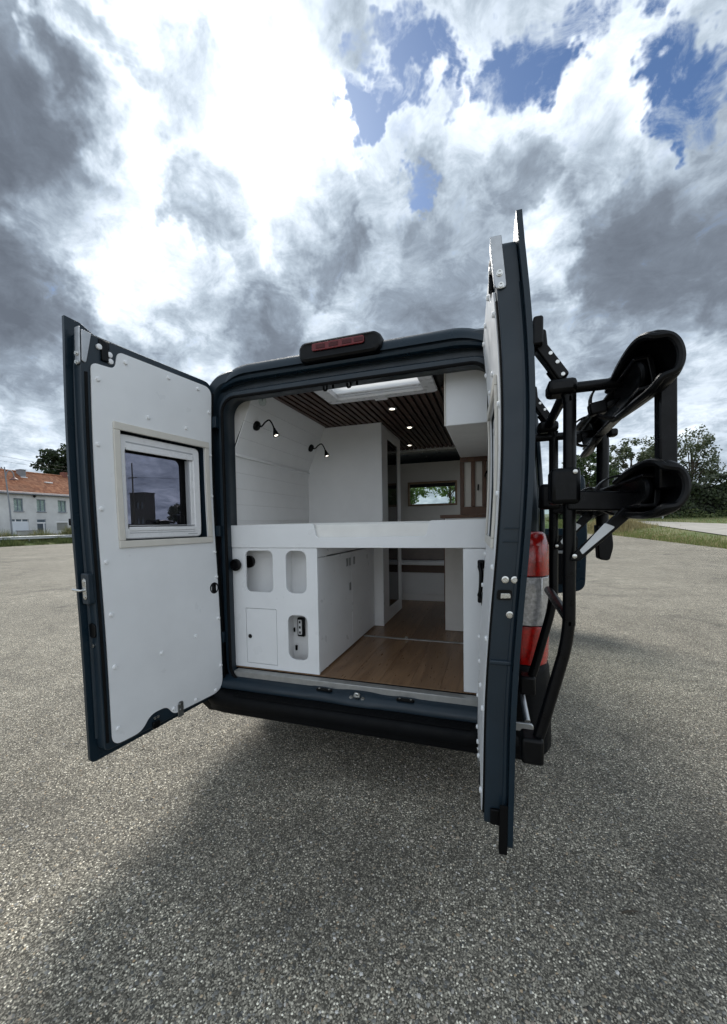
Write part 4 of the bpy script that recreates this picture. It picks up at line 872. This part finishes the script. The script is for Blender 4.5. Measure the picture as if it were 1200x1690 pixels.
# ------------------------------------------------------------------ bike rack on the right rear door
rk = thing('bike_rack', 'black folded bike rack with two wheel trays mounted on the right rear door', 'bike rack', (1.05, -.45, .7))
YN, YFR = -.73, -.15
def Vr(x, y, z): return Vector((x, y, z))
for y in (YN, YFR):
    o = .03 if y == YFR else 0
    otube('frame_tube', RACKB, rk, smoothpath(filletpath([(1.005+o, y, 2.012), (1.058+o, y, 1.93), (1.062+o, y, 1.14), (.985+o, y, .83), (.962+o, y, .755)], .09, 7), 2), .0195, 14)
    br = oplate('top_bracket', RACKB, rk, rpoly([(.955+o, 2.075, .01), (.955+o, 2.135, .01), (.985+o, 2.135, .01), (.990+o, 2.085, .0), (1.055+o, 1.985, .012), (1.025+o, 1.965, .012), (.985+o, 2.030, .02)]), [], y-.028, y+.028, XZ, (), .005)
    for x, z in ((.998+o, 2.055), (1.018+o, 2.025), (1.034+o, 1.985)): olathe('bolt', STEEL, br, [(.006, 0), (.006, .003), (0, .004)], (x, y-.028, z), (0, -1, 0), 10)
    oplate('door_clamp', BLACK, rk, rrect(.945+o, .975+o, 2.08, 2.17, .008, 3), [], y-.05, y+.05, XZ, (), .006)
    obox('lower_bracket', BLACK, rk, .915+o, .985+o, y-.04, y+.04, .70, .79, .01)
    obox('tube_clamp', BLACK, rk, .990+o, 1.075+o, y-.04, y+.045, 1.925, 1.972, .014)
    obox('hinge_block', BLACK, rk, 1.0+o, 1.086+o, y-.042, y+.05, 1.575, 1.69, .014)
    olathe('bolt', STEEL, rk, [(.007, 0), (.007, .003), (.003, .004), (0, .004)], (1.068+o, y-.045, 1.675), (0, -1, 0), 10)
    # lower platform arm and silver faced brace
    oplate('platform_arm', RACKB, rk, rpoly([(1.05+o, 1.555, .01), (1.05+o, 1.62, .01), (1.33+o*.3, 1.60, .01), (1.33+o*.3, 1.545, .01)]), [], y-.025, y+.025, XZ, (), .006)
    oplate('brace', RACKB, rk, rpoly([(1.052+o, 1.395, .012), (1.072+o, 1.425, .012), (1.20+o*.5, 1.56), (1.235+o*.5, 1.545), (1.082+o, 1.392, .012)]), [], y-.046, y-.026, XZ, (), .004)
    br = oplate('brace_plate', SILV, rk, rpoly([(1.082+o, 1.428, .003), (1.150+o*.6, 1.513, .006), (1.178+o*.6, 1.500, .006), (1.090+o, 1.415, .003)]), [], y-.0475, y-.0462, XZ, (), .0006)
    olathe('bolt', STEEL, rk, [(.007, 0), (.007, .003), (.003, .004), (0, .004)], (1.068+o, y-.046, 1.409), (0, -1, 0), 10)
otube('cross_tube', RACKB, rk, [(1.055, YN, 1.955), (1.065, YFR, 1.955)], .018, 12)
otube('cross_tube', RACKB, rk, [(1.06, YN, 1.20), (1.07, YFR, 1.20)], .018, 12)
otube('spacer_bar', RACKB, rk, [(1.00, YN+.03, 1.955), (1.22, YN+.03, 1.955)], .0175, 12)
otube('spacer_bar', RACKB, rk, [(.985, YFR, 1.905), (1.27, YFR, 1.905)], .0175, 12)
# folded platform: posts
oplate('platform_post', RACKB, rk, rpoly([(1.234, 1.60), (1.228, 1.90), (1.268, 1.90), (1.274, 1.60)]), [], -.945, -.905, XZ, (), .005)
otube('platform_post', RACKB, rk, filletpath([(1.285, -.06, 1.955), (1.305, -.06, 1.90), (1.307, -.06, 1.47)], .05, 6), .026, 12)
oplate('post_foot', BLACK, rk, rpoly([(1.275, 1.50), (1.335, 1.50), (1.345, 1.40, .02), (1.33, 1.335, .015), (1.285, 1.34, .015)]), [], -.10, -.04, XZ, (), .006)
obox('post_knob', BLACK, rk, 1.325, 1.36, -.09, -.04, 1.90, 1.935, .01)
def wheel_tray(cx, cz, ax, lab):
    """channel rail along y with a boat shaped wheel cup and ratchet strap at the near end; ax: opening direction angle"""
    o = Vector((cos(ax), 0, sin(ax))); wd = Vector((sin(ax), 0, -cos(ax))); C0 = Vector((cx+.05, 0, cz)); K = lambda y: Vector((.05*y, y, 0))
    tr = []
    for y in (-.90, .06):
        tr.append([tuple(C0+K(y)+wd*a-o*b) for a, b in ((-.046, -.012), (-.046, .028), (-.026, .036), (.026, .036), (.046, .028), (.046, -.012), (.036, -.012), (.034, .020), (-.034, .020), (-.036, -.012))])
    bm = loftpoly(tr, True); vs = list(bm.verts); bm.faces.new(vs[:10][::-1]); bm.faces.new(vs[-10:]); rail = finish('wheel_rail', done(bm), RACKB, rk, .003); rail['label'] = lab
    for y_end, sg in ((-1.01, 1), (.16, -1)):
        rings = []
        for s_, hw, dp, lf in ((0, .050, .045, -.022), (.012, .060, .056, -.012), (.05, .068, .064, -.002), (.12, .068, .062, .004), (.24, .064, .052, .004), (.36, .056, .042, .0), (.42, .050, .034, .0)):
            y = y_end+sg*s_; rr = []
            for j in range(15):
                ph = -pi/2+pi*j/14; rr.append(tuple(C0+K(y)+wd*(hw*sin(ph))-o*(dp*cos(ph)**.7-lf if cos(ph) > 1e-6 else -lf)+o*.012))
            rings.append(rr)
        bm = loftpoly(rings); cup = finish('wheel_cup', done(bm), BLACK, rail)
        sd = cup.modifiers.new('solid', 'SOLIDIFY'); sd.thickness = .009; sd.offset = 1
        # rolled rim round the cup edge
        bm = nb(); rim = [Vector(r_[0]) for r_ in rings[:0:-1]]+[Vector(p_) for p_ in rings[0][::2]]+[Vector(r_[-1]) for r_ in rings[1:]]; tube(bm, smoothpath(rim, 3), .0095, 8); finish('cup_rim', done(bm), BLACK, rail)
        # oval wheel pad inside the cup
        pr_ = []
        for q1, sc_ in ((-.020, 1.), (-.012, 1.03), (-.006, .96), (-.012, .80), (-.026, .45), (-.030, .02)):
            pr_.append([tuple(C0+K(y_end+sg*(.235+.155*sc_*cos(2*pi*j/24)))+wd*(.050*sc_*sin(2*pi*j/24))+o*(q1+.012)) for j in range(24)])
        finish('wheel_pad', done(loftpoly(pr_, True)), BLACK, rail)
        # strap and ratchet
        y = y_end+sg*.33
        bm = nb(); pts = [C0+K(y)+wd*(.064*cos(a_))+o*(.012+.075*sin(a_)) for a_ in np.linspace(-.5, pi*.92, 16)]
        prof = [(1, -.35), (1, .35), (-1, .35), (-1, -.35)]
        pts2, fr = frames(pts); RV = []
        for p, (t_, a1, b1) in zip(pts2, fr):
            nrm = t_.cross(Vector((0, 1, 0))).normalized(); RV.append([bm.verts.new(p+Vector((0, 1, 0))*dy+nrm*dn) for dy, dn in ((-.016, -.003), (.016, -.003), (.016, .003), (-.016, .003))])
        for A_, B_ in zip(RV, RV[1:]):
            for q_ in range(4): bm.faces.new((A_[q_], A_[(q_+1) % 4], B_[(q_+1) % 4], B_[q_]))
        bm.faces.new(RV[0][::-1]); bm.faces.new(RV[-1]); finish('strap', done(bm), BLACK, rail, .001)
        top = C0+K(y)+o*.092-wd*.018
        for q_ in range(3):
            L_ = .085-.017*q_; p0 = top+o*(-.004-.011*q_)-wd*.012; p1 = p0+Vector((.86, -.1, .42)).normalized()*L_
            otube('ratchet_strip', BLACK, rail, smoothpath([p0, (p0+p1)/2+o*.010, p1], 4), [.010]*8+[.005], 8, prof=[(.45, -1.2), (.45, 1.2), (-.45, 1.2), (-.45, -1.2)])
        bmx = nb(); box(bmx, -.02, .02, -.022, .022, -.028, .022); bmesh.ops.rotate(bmx, verts=bmx.verts, matrix=Matrix.Rotation(-ax+pi/2, 3, 'Y')); bmesh.ops.translate(bmx, verts=bmx.verts, vec=top-o*.02-wd*.0); finish('ratchet_buckle', done(bmx), BLACK, rail, .006)
wheel_tray(1.196, 1.915, R(190), 'upper wheel tray of the rack')
wheel_tray(1.212, 1.600, R(178), 'lower wheel tray of the rack')

# ------------------------------------------------------------------ house across the road
HX = -50.; HG = 1.0
def tile_mat():
    m = bpy.data.materials.new('red_roof_tiles'); m.use_nodes = True; t = NT(m.node_tree); b = m.node_tree.nodes['Principled BSDF']
    co = t.n('ShaderNodeTexCoord').outputs['Object']
    br = t.n('ShaderNodeTexVoronoi'); mp = t.n('ShaderNodeMapping'); mp.inputs['Scale'].default_value = (3.2, 4.2, 3.2); t.set(mp.inputs[0], co); t.set(br.inputs['Vector'], mp.outputs[0]); br.inputs['Scale'].default_value = 1.
    s_ = t.n('ShaderNodeSeparateColor'); t.set(s_.inputs[0], br.outputs['Color'])
    c = t.ramp(s_.outputs[0], [(0, (.22, .075, .032)), (.5, (.33, .13, .06)), (1, (.45, .21, .11))])
    c = t.mix(t.mr(t.noise(co, .7, 4), .4, .7, 0, .4), c, (.20, .11, .07))
    t.set(b.inputs['Base Color'], c); b.inputs['Roughness'].default_value = .85; return m
TILE = tile_mat()
def tiled_slope(name, parent, y0, y1, xa, za, xb_, zb_, n=26):
    """stepped courses from eave (xa, za) to ridge (xb_, zb_)"""
    A_ = Vector((xa, 0, za)); B_ = Vector((xb_, 0, zb_)); d_ = B_-A_; nr = Vector((-d_.z, 0, d_.x)).normalized()
    if nr.z < 0: nr = -nr
    pr = []
    for i in range(n):
        pr += [A_+d_*(i/n)+nr*.07, A_+d_*((i+1)/n)+nr*.02]
    bm = loftpoly([[tuple(p+Vector((0, y, 0))) for p in pr+[B_-nr*.08, A_-nr*.08]] for y in (y0, y1)], True)
    vs = list(bm.verts); h_ = len(vs)//2; bm.faces.new(vs[:h_][::-1]); bm.faces.new(vs[h_:]); return finish(name, done(bm), TILE, parent, smooth=None)
def yzplate(name, m, par, o, holes, x0, x1, bevel=0): return oplate(name, m, par, o, holes, x0, x1, YZ, (), bevel)
def rc(a, b, c, d_): return [(a, c), (a, d_), (b, d_), (b, c)]
hs = thing('row_house', 'grey rendered two-storey house with orange tiled roof across the road', 'house', (HX-4, 31, HG))
W1 = [(27.87, 28.83), (30.27, 31.27), (32.71, 33.74)]
holes = [rc(a, b, 3.72, 5.18) for a, b in W1]+[rc(27.38, 29.33, HG+.02, 2.80), rc(30.2, 31.2, HG+.02, 2.82), rc(32.45, 33.80, 1.45, 2.62)]
wl = yzplate('wall', CONC, hs, rc(26.3, 37.5, HG-.6, 5.75), holes, HX-.30, HX)
obox('side_wall', CONC, hs, HX-9, HX-.301, 37.2, 37.5, HG-.6, 5.75, 0)
yg = oplate('gable', CONC, hs, [(HX-9, 5.75), (HX-4.5, 8.65), (HX, 5.75)], [], 37.2, 37.5, XZ)
rf = tiled_slope('roof', hs, 26.3, 37.15, HX+.28, 5.78, HX-4.5, 8.75)
tiled_slope('roof_back', hs, 26.3, 37.15, HX-9.2, 5.78, HX-4.51, 8.74)
for a, b in ((HX+.32, HX-4.5),):
    otube('gable_coping', WPLAS, hs, [(HX+.36, 37.35, 5.85), (HX-4.5, 37.35, 8.92)], .22, 4, prof=[(.7, -1), (.7, 1), (-.7, 1), (-.7, -1)])
otube('gutter', ZINC, hs, [(HX+.36, 26.3, 5.70), (HX+.36, 37.3, 5.70)], .10, 8)
obox('fascia', WPLAS, hs, HX+.24, HX+.27, 26.3, 37.3, 5.80, 5.93, 0)
otube('ridge_tile', TILE, hs, [(HX-4.5, 26.3, 8.80), (HX-4.5, 37.2, 8.80)], .12, 8)
ch = obox('chimney', mat('grey_chimney', (.22, .23, .25), .9, 0, .2, 2), hs, HX-4.1, HX-3.3, 30.75, 31.35, 7.5, 8.90, .02)
obox('chimney_cap', ZINC, ch, HX-4.17, HX-3.23, 30.70, 31.40, 8.90, 8.97, .01); obox('flashing', WPLAS, ch, HX-3.29, HX-3.1, 30.7, 31.4, 7.95, 8.05, .01)
ch = obox('chimney', BRICKR, hs, HX-4.9, HX-4.2, 36.55, 37.12, 8.2, 9.35, .02)
obox('roof_light', WPLAS, hs, HX-2.9, HX-2.2, 32.9, 33.75, 7.45, 7.60, .02)
for a, b in W1:
    w = yzplate('window', WFRAME, hs, rc(a-.04, b+.04, 3.68, 5.22), [rc(a+.07, (a+b)/2-.03, 3.80, 5.10), rc((a+b)/2+.03, b-.07, 3.80, 5.10)], HX-.20, HX-.12)
    for c0, c1 in ((a+.06, (a+b)/2-.02), ((a+b)/2+.02, b-.06)):
        obox('pane', CLEAR, w, HX-.165, HX-.16, c0, c1, 3.79, 5.11, 0)
    nfold = 13
    finish('curtain', done(loftpoly([[(HX-.27+.02*(i % 2), a+.02+(b-a-.04)*i/nfold, z) for i in range(nfold+1)] for z in (3.75, 5.12)])), CURT, w)
    obox('sill', ZINC, w, HX-.12, HX+.07, a-.06, b+.06, 3.62, 3.69, 0)
g = yzplate('garage_door', GAR, hs, rc(27.38, 29.33, HG, 2.52), [], HX-.16, HX-.10)
for i in range(3):
    a = 27.42+i*.645; obox('transom_pane', GLASSD, g, HX-.18, HX-.16, a, a+.56, 2.56, 2.80, 0)
obox('transom_frame', WPLAS, g, HX-.155, HX-.145, 27.38, 29.33, 2.521, 2.56, 0)
for y in (27.41, 28.04, 28.68, 29.31): obox('mullion', WPLAS, g, HX-.155, HX-.12, y-.03, y+.03, 2.561, 2.80, 0)
dd = yzplate('front_door', WFRAME, hs, rc(30.2, 31.2, HG, 2.80), [rc(30.30, 31.1, 2.48, 2.74), rc(30.30, 30.92, 1.35, 2.30)], HX-.18, HX-.10)
obox('transom_bar', WPLAS, dd, HX-.10, HX-.06, 30.2, 31.2, 2.31, 2.46, 0); obox('jamb', WPLAS, dd, HX-.10, HX-.06, 30.94, 31.05, HG, 2.30, 0)
obox('pane', GLASSD, dd, HX-.165, HX-.155, 30.28, 31.12, 1.3, 2.76, 0)
for i in range(4): obox('grille_bar', ZINC, dd, HX-.10, HX-.08, 30.36+i*.15, 30.385+i*.15, 1.36, 2.29, 0)
sh = yzplate('shutter', SHUT, hs, rc(32.45, 33.80, 1.45, 2.40), [], HX-.16, HX-.10)
for i in range(9): obox('shutter_slat', SHUT, sh, HX-.10, HX-.085, 32.46, 33.79, 1.47+i*.103, 1.56+i*.103, 0)
obox('shutter_box', WPLAS, sh, HX-.18, HX+.02, 32.40, 33.85, 2.41, 2.60, .01)
olathe('wall_lamp', BLACK, hs, [(.08, 0), (.16, .15), (.1, .25), (0, .26)], (HX, 30.0, 5.5), (1, 0, 0), 10)
h2 = thing('brick_house', 'dark red brick house at the left edge beside the grey house', 'house', (HX-4, 21, HG))
yzplate('wall', BRICKR, h2, rc(15, 26.28, HG-.6, 5.65), [rc(24.4, 25.4, 3.7, 5.1), rc(21.6, 22.6, 3.7, 5.1), rc(24.0, 25.0, HG+.02, 3.0)], HX-.30, HX+.03)
for a, b, c0, c1 in ((24.4, 25.4, 3.7, 5.1), (21.6, 22.6, 3.7, 5.1), (24.0, 25.0, HG, 3.0)):
    o = obox('window' if c0 > 3 else 'door', WFRAME, h2, HX-.2, HX-.14, a, b, c0, c1, 0); obox('pane', GLASSD, o, HX-.14, HX-.13, a+.1, b-.1, c0+.1, c1-.1, 0)
obox('side_wall', BRICKR, h2, HX-9, HX-.301, 15, 15.3, HG-.6, 5.65, 0)
tiled_slope('roof', h2, 14.9, 26.25, HX+.25, 5.70, HX-4.5, 8.68); tiled_slope('roof_back', h2, 14.9, 26.25, HX-9.2, 5.70, HX-4.51, 8.66)
bb = thing('block_building', 'dark flat-roofed building far off, seen through the door window', 'building', (-66.5, 63, 0))
yb = 60.
oplate('wall', BLKBRICK, bb, [(-68.8, 0), (-68.8, 8.6), (-65.0, 8.6), (-65.0, 0)], [rc(-68.3+i*1.1, -67.6+i*1.1, z, z+1.4) for i in range(3) for z in (2.2, 5.4)], yb, yb+.3, XZ)
obox('side_wall', BLKBRICK, bb, -65.3, -65.0, yb+.301, yb+2.6, 0, 8.6, 0); obox('roof', BLKBRICK, bb, -68.9, -64.9, yb-.1, yb+2.7, 8.6, 8.75, 0)
for i in range(3):
    for z in (2.2, 5.4): obox('window', GLASSD, bb, -68.3+i*1.1, -67.6+i*1.1, yb+.15, yb+.2, z, z+1.4, 0)
# street furniture on the left
sl_ = thing('street_lamp', 'tall grey street lamp with curved arm in front of the house', 'street lamp', (-45.2, 25.2, .9))
otube('pole', POLE, sl_, [(-45.2, 24.75, .6), (-45.2, 24.65, 4), (-45.2, 24.4, 7.9)], [.085, .07, .05], 10)
otube('arm', POLE, sl_, smoothpath([(-45.2, 24.45, 6.9), (-45.15, 24.6, 7.45), (-45.1, 24.85, 7.6), (-45.1, 25.1, 7.3), (-45.1, 25.15, 6.95)], 5), .05, 8)
olathe('lamp_shade', mat('lamp_shade_red', (.16, .07, .06), .5), sl_, [(.06, 0), (.12, .1), (.36, .26), (.36, .32), (0, .33)], (-45.1, 25.15, 7.0), (0, 0, -1), 16)
ts_ = thing('traffic_signal', 'black traffic signal box on a post before the grey house', 'signal', (-45.4, 30.95, .9))
otube('post', ZINC, ts_, [(-45.4, 30.95, .6), (-45.4, 30.95, 3.0)], .05, 8); obox('signal_head', BLACK, ts_, -45.5, -45.2, 30.72, 31.18, 2.0, 2.78, .03)
for z in (2.15, 2.4, 2.63): olathe('signal_visor', RUBB, ts_, [(.10, 0), (.11, .14), (.09, .14), (.08, .02), (0, .02)], (-45.2, 30.95, z), (1, 0, 0), 14)
obox('side_sign', BLACK, ts_, -45.45, -45.40, 31.32, 31.6, 2.05, 2.55, .02); otube('sign_bracket', ZINC, ts_, [(-45.42, 30.95, 2.3), (-45.42, 31.4, 2.3)], .025, 6)
lw_ = thing('low_wall', 'low grey wall at the foot of the street lamp', 'wall', (-45.8, 26.4, .8))
obox('wall_body', STONEW, lw_, -46.0, -45.7, 25.6, 27.5, .5, 1.45, .02); obox('coping', ZINC, lw_, -46.05, -45.65, 25.55, 27.55, 1.45, 1.52, .01)
gr = thing('guardrail', 'galvanised guardrail along the weedy left edge of the lot', 'guardrail', (-44.3, 28, .3))
prof = [(0, .16), (.05, .13), (.05, .07), (.0, .03), (0, -.03), (.05, -.07), (.05, -.13), (0, -.16), (-.02, -.16), (-.02, .16)]
rail = loftpoly([[(-44.3+a, y, .78+b+.003*(y-28)) for a, b in prof] for y in (-10, 5, 20, 35, 50)], True); finish('beam', done(rail), GALV, gr, smooth=None)
pm = None
for i in range(22):
    if pm is None:
        bm = nb(); box(bm, -.05, .05, -.04, .04, 0, .72); pm = done(bm)
    o = finish('post', pm, GALV, gr); o.location = (-44.42+44.3, -8+i*2.6-28, .18-.3); o.matrix_parent_inverse = Matrix()
up_ = thing('utility_pole', 'dark utility pole with crossarm beside the far dark building', 'pole', (-65.7, 58, .8))
otube('pole_shaft', TRUNK, up_, [(-65.7, 58, .5), (-65.7, 58, 14.3)], [.17, .11], 10); obox('crossarm', TRUNK, up_, -66.8, -64.6, 57.93, 58.07, 11.35, 11.5, .01)
for x in (-66.5, -66.0, -65.4, -64.9): olathe('insulator', WPLAS, up_, [(.05, 0), (.06, .05), (.03, .12), (0, .13)], (x, 58, 11.5), (0, 0, 1), 8)
for nm, x, e in (('upper cable crossing the sky from the utility pole, left of the house tree', -64.9, (-46, 12.6, 10.1)), ('lower cable crossing the sky below the other one', -66.5, (-46.6, 12.6, 9.5))):
    A_ = Vector((x, 58, 11.62)); B_ = Vector(e); pts = [A_.lerp(B_, i/20)+Vector((0, 0, -.9*4*(i/20)*(1-i/20)*.6)) for i in range(21)]
    tag(otube('overhead_cable', RUBB, None, pts, .014, 5), nm, 'cable', 'overhead cables')
A_ = Vector((-64.9, 58, 11.62)); 
for x, l in ((-65.0, 'cable leaving the utility pole to the right, upper'), (-66.3, 'cable leaving the utility pole to the right, lower')):
    pts = [Vector((x, 58, 11.55)).lerp(Vector((x+75, 92, 11.0)), i/16)+Vector((0, 0, -3*(i/16)*(1-i/16))) for i in range(17)]; tag(otube('overhead_cable', RUBB, None, pts, .014, 5), l, 'cable', 'overhead cables')

# ------------------------------------------------------------------ trees, hedge, grass
def crownpts(center, rad, ncl, nl, clr, squash=.8, hollow=.35):
    c = np.array(center); P_ = []; N_ = []
    v = rng.normal(size=(ncl, 3)); v /= np.linalg.norm(v, axis=1)[:, None]
    rr = (hollow+(1-hollow)*rng.random(ncl))**.6
    cc = c+v*rr[:, None]*np.array(rad)
    for k_ in range(ncl):
        s_ = clr*rng.uniform(.6, 1.3); q_ = rng.normal(size=(nl, 3)); q_ /= np.linalg.norm(q_, axis=1)[:, None]; q_ *= (rng.random(nl)**.45)[:, None]
        P_.append(cc[k_]+q_*s_*np.array([1, 1, squash])); N_.append(q_+rng.normal(size=(nl, 3))*.6+np.array([0, 0, .4]))
    return np.concatenate(P_), np.concatenate(N_), cc
def tree(x, y, h, rad, label, m, ncl=60, nl=90, leaf=.16, clr=.9, trunk_h=.35, hollow=.35, squash=.8, name='tree', group=None):
    z0 = float(ground_z(x, y)); t_ = thing(name, label, 'tree', (x, y, z0), group)
    cz = z0+h-rad[2]*.98
    P_, N_, cc = crownpts((x, y, cz), rad, ncl, nl, clr, squash, hollow)
    finish('crown', leafmesh(P_, N_, rng.uniform(.6, 1.3, len(P_))*leaf), m, t_, smooth=None)
    bm = nb(); top = Vector((x+rng.normal()*.2, y, cz+rad[2]*.3)); b0 = Vector((x, y, z0-.2))
    tube(bm, smoothpath([b0, b0.lerp(top, .35)+Vector((rng.normal()*.1, 0, 0)), b0.lerp(top, .7)+Vector((rng.normal()*.15, 0, 0)), top], 3), [.026*h*(1-.085*i) for i in range(10)], 8)
    for i in range(min(16, ncl)):
        f_ = rng.uniform(.35, .85); s0 = b0.lerp(top, f_); e_ = Vector(cc[i]); md = s0.lerp(e_, .5)+Vector((0, 0, .25*rad[2]*rng.random()*.5))
        tube(bm, smoothpath([s0, md, e_], 3), [.008*h*(1-.12*j) for j in range(7)], 6)
    finish('trunk', done(bm), TRUNK, t_); return t_
TG = 'trees beyond the lot'
tree(16.6, 54, 9.2, (3.4, 2.6, 2.9), 'leafy tree behind the hedge between the rack post and the rack tube', LEAFB, 62, 80, .17, .75, group=TG)
tree(22.0, 53, 9.6, (2.9, 2.4, 3.7), 'airy birch tree behind the hedge at the right edge', LEAFB, 74, 62, .15, .58, hollow=.2, squash=1.3, group=TG)
tree(10.6, 47, 7.6, (2.6, 2.4, 2.9), 'green tree partly hidden behind the folded bike rack', LEAFA, 60, 90, .16, .75, group=TG)
tree(28.5, 55, 6.5, (2.8, 2.4, 2.6), 'small tree behind the hedge just outside the right edge', LEAFA, 40, 80, .16, .75, group=TG)
tree(-66.5, 47.6, 15.0, (5.0, 5.6, 4.6), 'large dark tree rising behind the grey house roof', LEAFD, 170, 85, .28, 1.05, hollow=.2, squash=.55, group=TG)
tree(-64, 33, 9.6, (1.8, 1.6, 1.5), 'small reddish tree top peeping over the house ridge', leafmat('leaf_red', (.07, .03, .025), (.12, .06, .045)), 22, 60, .2, .55, group=TG)
for x, y, h, r_, l in ((-21, 58, 9, 3.6, 'leftmost'), (-15.5, 60, 8.5, 3.6, 'second'), (-11.2, 62, 7.2, 3.2, 'middle'), (-5.2, 60, 8.8, 3.6, 'fourth'), (1, 60, 8.5, 3.6, 'rightmost')):
    tree(x, y, h, (r_, r_, h*.36), 'green tree ahead of the van seen through the cab window, %s of the row' % l, LEAFW, 34, 70, .20, .9, hollow=.15, group=TG)
for i, (x, y, h) in enumerate(((-59.5, 64, 5.2), (-55.0, 66, 5.4), (-50.5, 66, 5.0), (-46, 68, 5.6), (-41, 70, 5.2))):
    tree(x, y, h, (3.0, 2.6, h*.42), 'distant dark tree %s' % ('right beside the dark block building', 'second from the dark block building', 'in the middle of the far tree line', 'fourth from the dark block building', 'at the right end of the far line')[i], LEAFD, 40, 70, .26, 1.0, group=TG)
# hedge
n = 26000
hx = rng.uniform(7.5, 46, n); top = 5.55+.5*np.sin(hx*.55)+.35*np.sin(hx*1.7+1)+.2*np.sin(hx*4.1); dep = rng.random(n)**1.5
f_ = rng.random(n)
hy = 47.5+(hx-15)*-.10+dep*2.6+.5*np.sin(hx*1.3)+.3*np.sin(f_*9+hx*2.3); zb_ = ground_z(hx, hy); hz = zb_+(top-1.5)*(1-(1-f_)**1.0)
on_top = rng.random(n) < .25; hz = np.where(on_top, zb_+(top-1.5)-rng.random(n)*.3, hz)
N_ = np.stack([rng.normal(size=n)*.6, -1+rng.normal(size=n)*.6, .4+rng.normal(size=n)*.5], 1); N_[on_top, 2] += 1.5
hd_ = thing('hedge', 'tall dark clipped hedge along the right side behind the path', 'hedge', (22, 48, 1.5))
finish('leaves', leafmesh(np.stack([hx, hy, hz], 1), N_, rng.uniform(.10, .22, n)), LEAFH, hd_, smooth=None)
V = []; nxh = 60
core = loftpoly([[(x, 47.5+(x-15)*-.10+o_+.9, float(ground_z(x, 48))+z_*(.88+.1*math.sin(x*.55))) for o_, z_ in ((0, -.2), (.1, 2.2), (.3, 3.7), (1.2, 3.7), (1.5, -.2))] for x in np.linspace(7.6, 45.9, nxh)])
finish('shade_core', done(core), mat('hedge_shade', (.012, .014, .008), .95), hd_)  # solid dark core behind the leaves, coloured as the shade inside the hedge
# shrubs at the hedge foot
n = 5000; hx = rng.uniform(9, 40, n); hy = 46.9+(hx-15)*-.10+rng.normal(size=n)*.35; hz = ground_z(hx, hy)+np.abs(rng.normal(size=n))*.35*(1+.5*np.sin(hx*2))
tag(finish('undergrowth', leafmesh(np.stack([hx, hy, hz], 1), rng.normal(size=(n, 3))+[0, -.6, .6], rng.uniform(.06, .14, n)), WEED, smooth=None), 'low leafy undergrowth along the foot of the hedge', 'undergrowth', kind='stuff')
po = thing('marker_post', 'thin grey post standing before the hedge', 'post', (17.0, 45.6, 1.5)); otube('shaft', GALV, po, [(17.0, 45.6, 1.3), (17.0, 45.6, 3.0)], .07, 8); olathe('cap', GALV, po, [(.09, 0), (.09, .05), (0, .07)], (17.0, 45.6, 3.0), (0, 0, 1), 8)
# grass along the verge and dry clump
n = 26000; yy = rng.uniform(2, 46, n); xx = xb(np.minimum(yy, 37))+np.abs(rng.normal(size=n))*1.1-.12
xx[:6000] = rng.uniform(9, 32, 6000); yy[:6000] = rng.uniform(30, 46.5, 6000)
okm = ~((xx > np.interp(yy, [2, 18, 26, 38, 44], [15.5, 13.9, 13.4, 13, 12.2])-.05) & (xx < np.interp(yy, [10, 27, 36, 41.6, 44.6], [34, 24, 17.8, 13.6, 12.5])+.05)) & (outd(xx, yy) > -.15)
xx, yy = xx[okm], yy[okm]; zz = ground_z(xx, yy)-.01
n = len(xx); dry = rng.random(n) < .38
for msk, m_, l in ((~dry, GRASS, 'short green grass along the right verge'), (dry, DRYG, 'dry straw coloured grass mixed into the right verge')):
    q_ = np.stack([xx, yy, zz], 1)[msk]; tag(finish('verge_grass', blades(q_, rng.uniform(.05, .20, len(q_)), rng.uniform(.012, .03, len(q_))), m_, smooth=None), l, 'grass', kind='stuff')
n = 5000; cx_ = 10.2+rng.normal(size=n)*1.0; cy_ = 35+rng.normal(size=n)*1.2; q_ = np.stack([cx_, cy_, ground_z(cx_, cy_)-.02], 1); fall = np.exp(-((cx_-10.2)**2+(cy_-35)**2)/3)
tag(finish('dry_grass_clump', blades(q_, rng.uniform(.3, 1.0, n)*(.35+.9*fall), rng.uniform(.012, .03, n), .6), DRYG, smooth=None), 'tall dry grass clump at the right corner of the lot', 'grass', kind='stuff')
n = 26000; xx = -43.0-np.abs(rng.normal(size=n))*1.3; yy = rng.uniform(12, 62, n); q_ = np.stack([xx, yy, ground_z(xx, yy)-.02], 1); hh = rng.uniform(.08, .45, n)*(1+.5*np.sin(yy*.9)+.4*np.sin(yy*2.7))
tag(finish('roadside_weeds', blades(q_, np.maximum(hh, .05), rng.uniform(.02, .05, n), .5), WEED, smooth=None), 'green and straw weeds growing along the left guardrail', 'weeds', kind='stuff')
n = 12000; yy = np.concatenate([rng.normal(32.5, 1.2, n//2), rng.uniform(22, 60, n-n//2)]); xx = -44.6-rng.random(n)*.9; q_ = np.stack([xx, yy, ground_z(xx, yy)], 1)
tag(finish('tall_weeds', blades(q_, rng.uniform(.6, 1.5, n)*(.75+.5*np.exp(-((yy-32.5)/1.6)**2)+.25*np.sin(yy*1.9)), rng.uniform(.02, .05, n), .6), leafmat('tall_weed', (.10, .13, .045), (.30, .28, .14)), smooth=None), 'tall weeds behind the guardrail below the shuttered house window', 'weeds', kind='stuff')

tw = thing('twig', 'small dark twig lying on the asphalt at the lower right', 'twig', (1.33, -.46, 0))
otube('stem', TRUNK, tw, smoothpath([(1.295, -.475, .004), (1.32, -.46, .006), (1.355, -.45, .004)], 3), [.003, .004, .004, .004, .003, .003, .002], 6)
otube('side_shoot', TRUNK, tw, [(1.32, -.46, .005), (1.332, -.475, .004)], [.0025, .0015], 5)
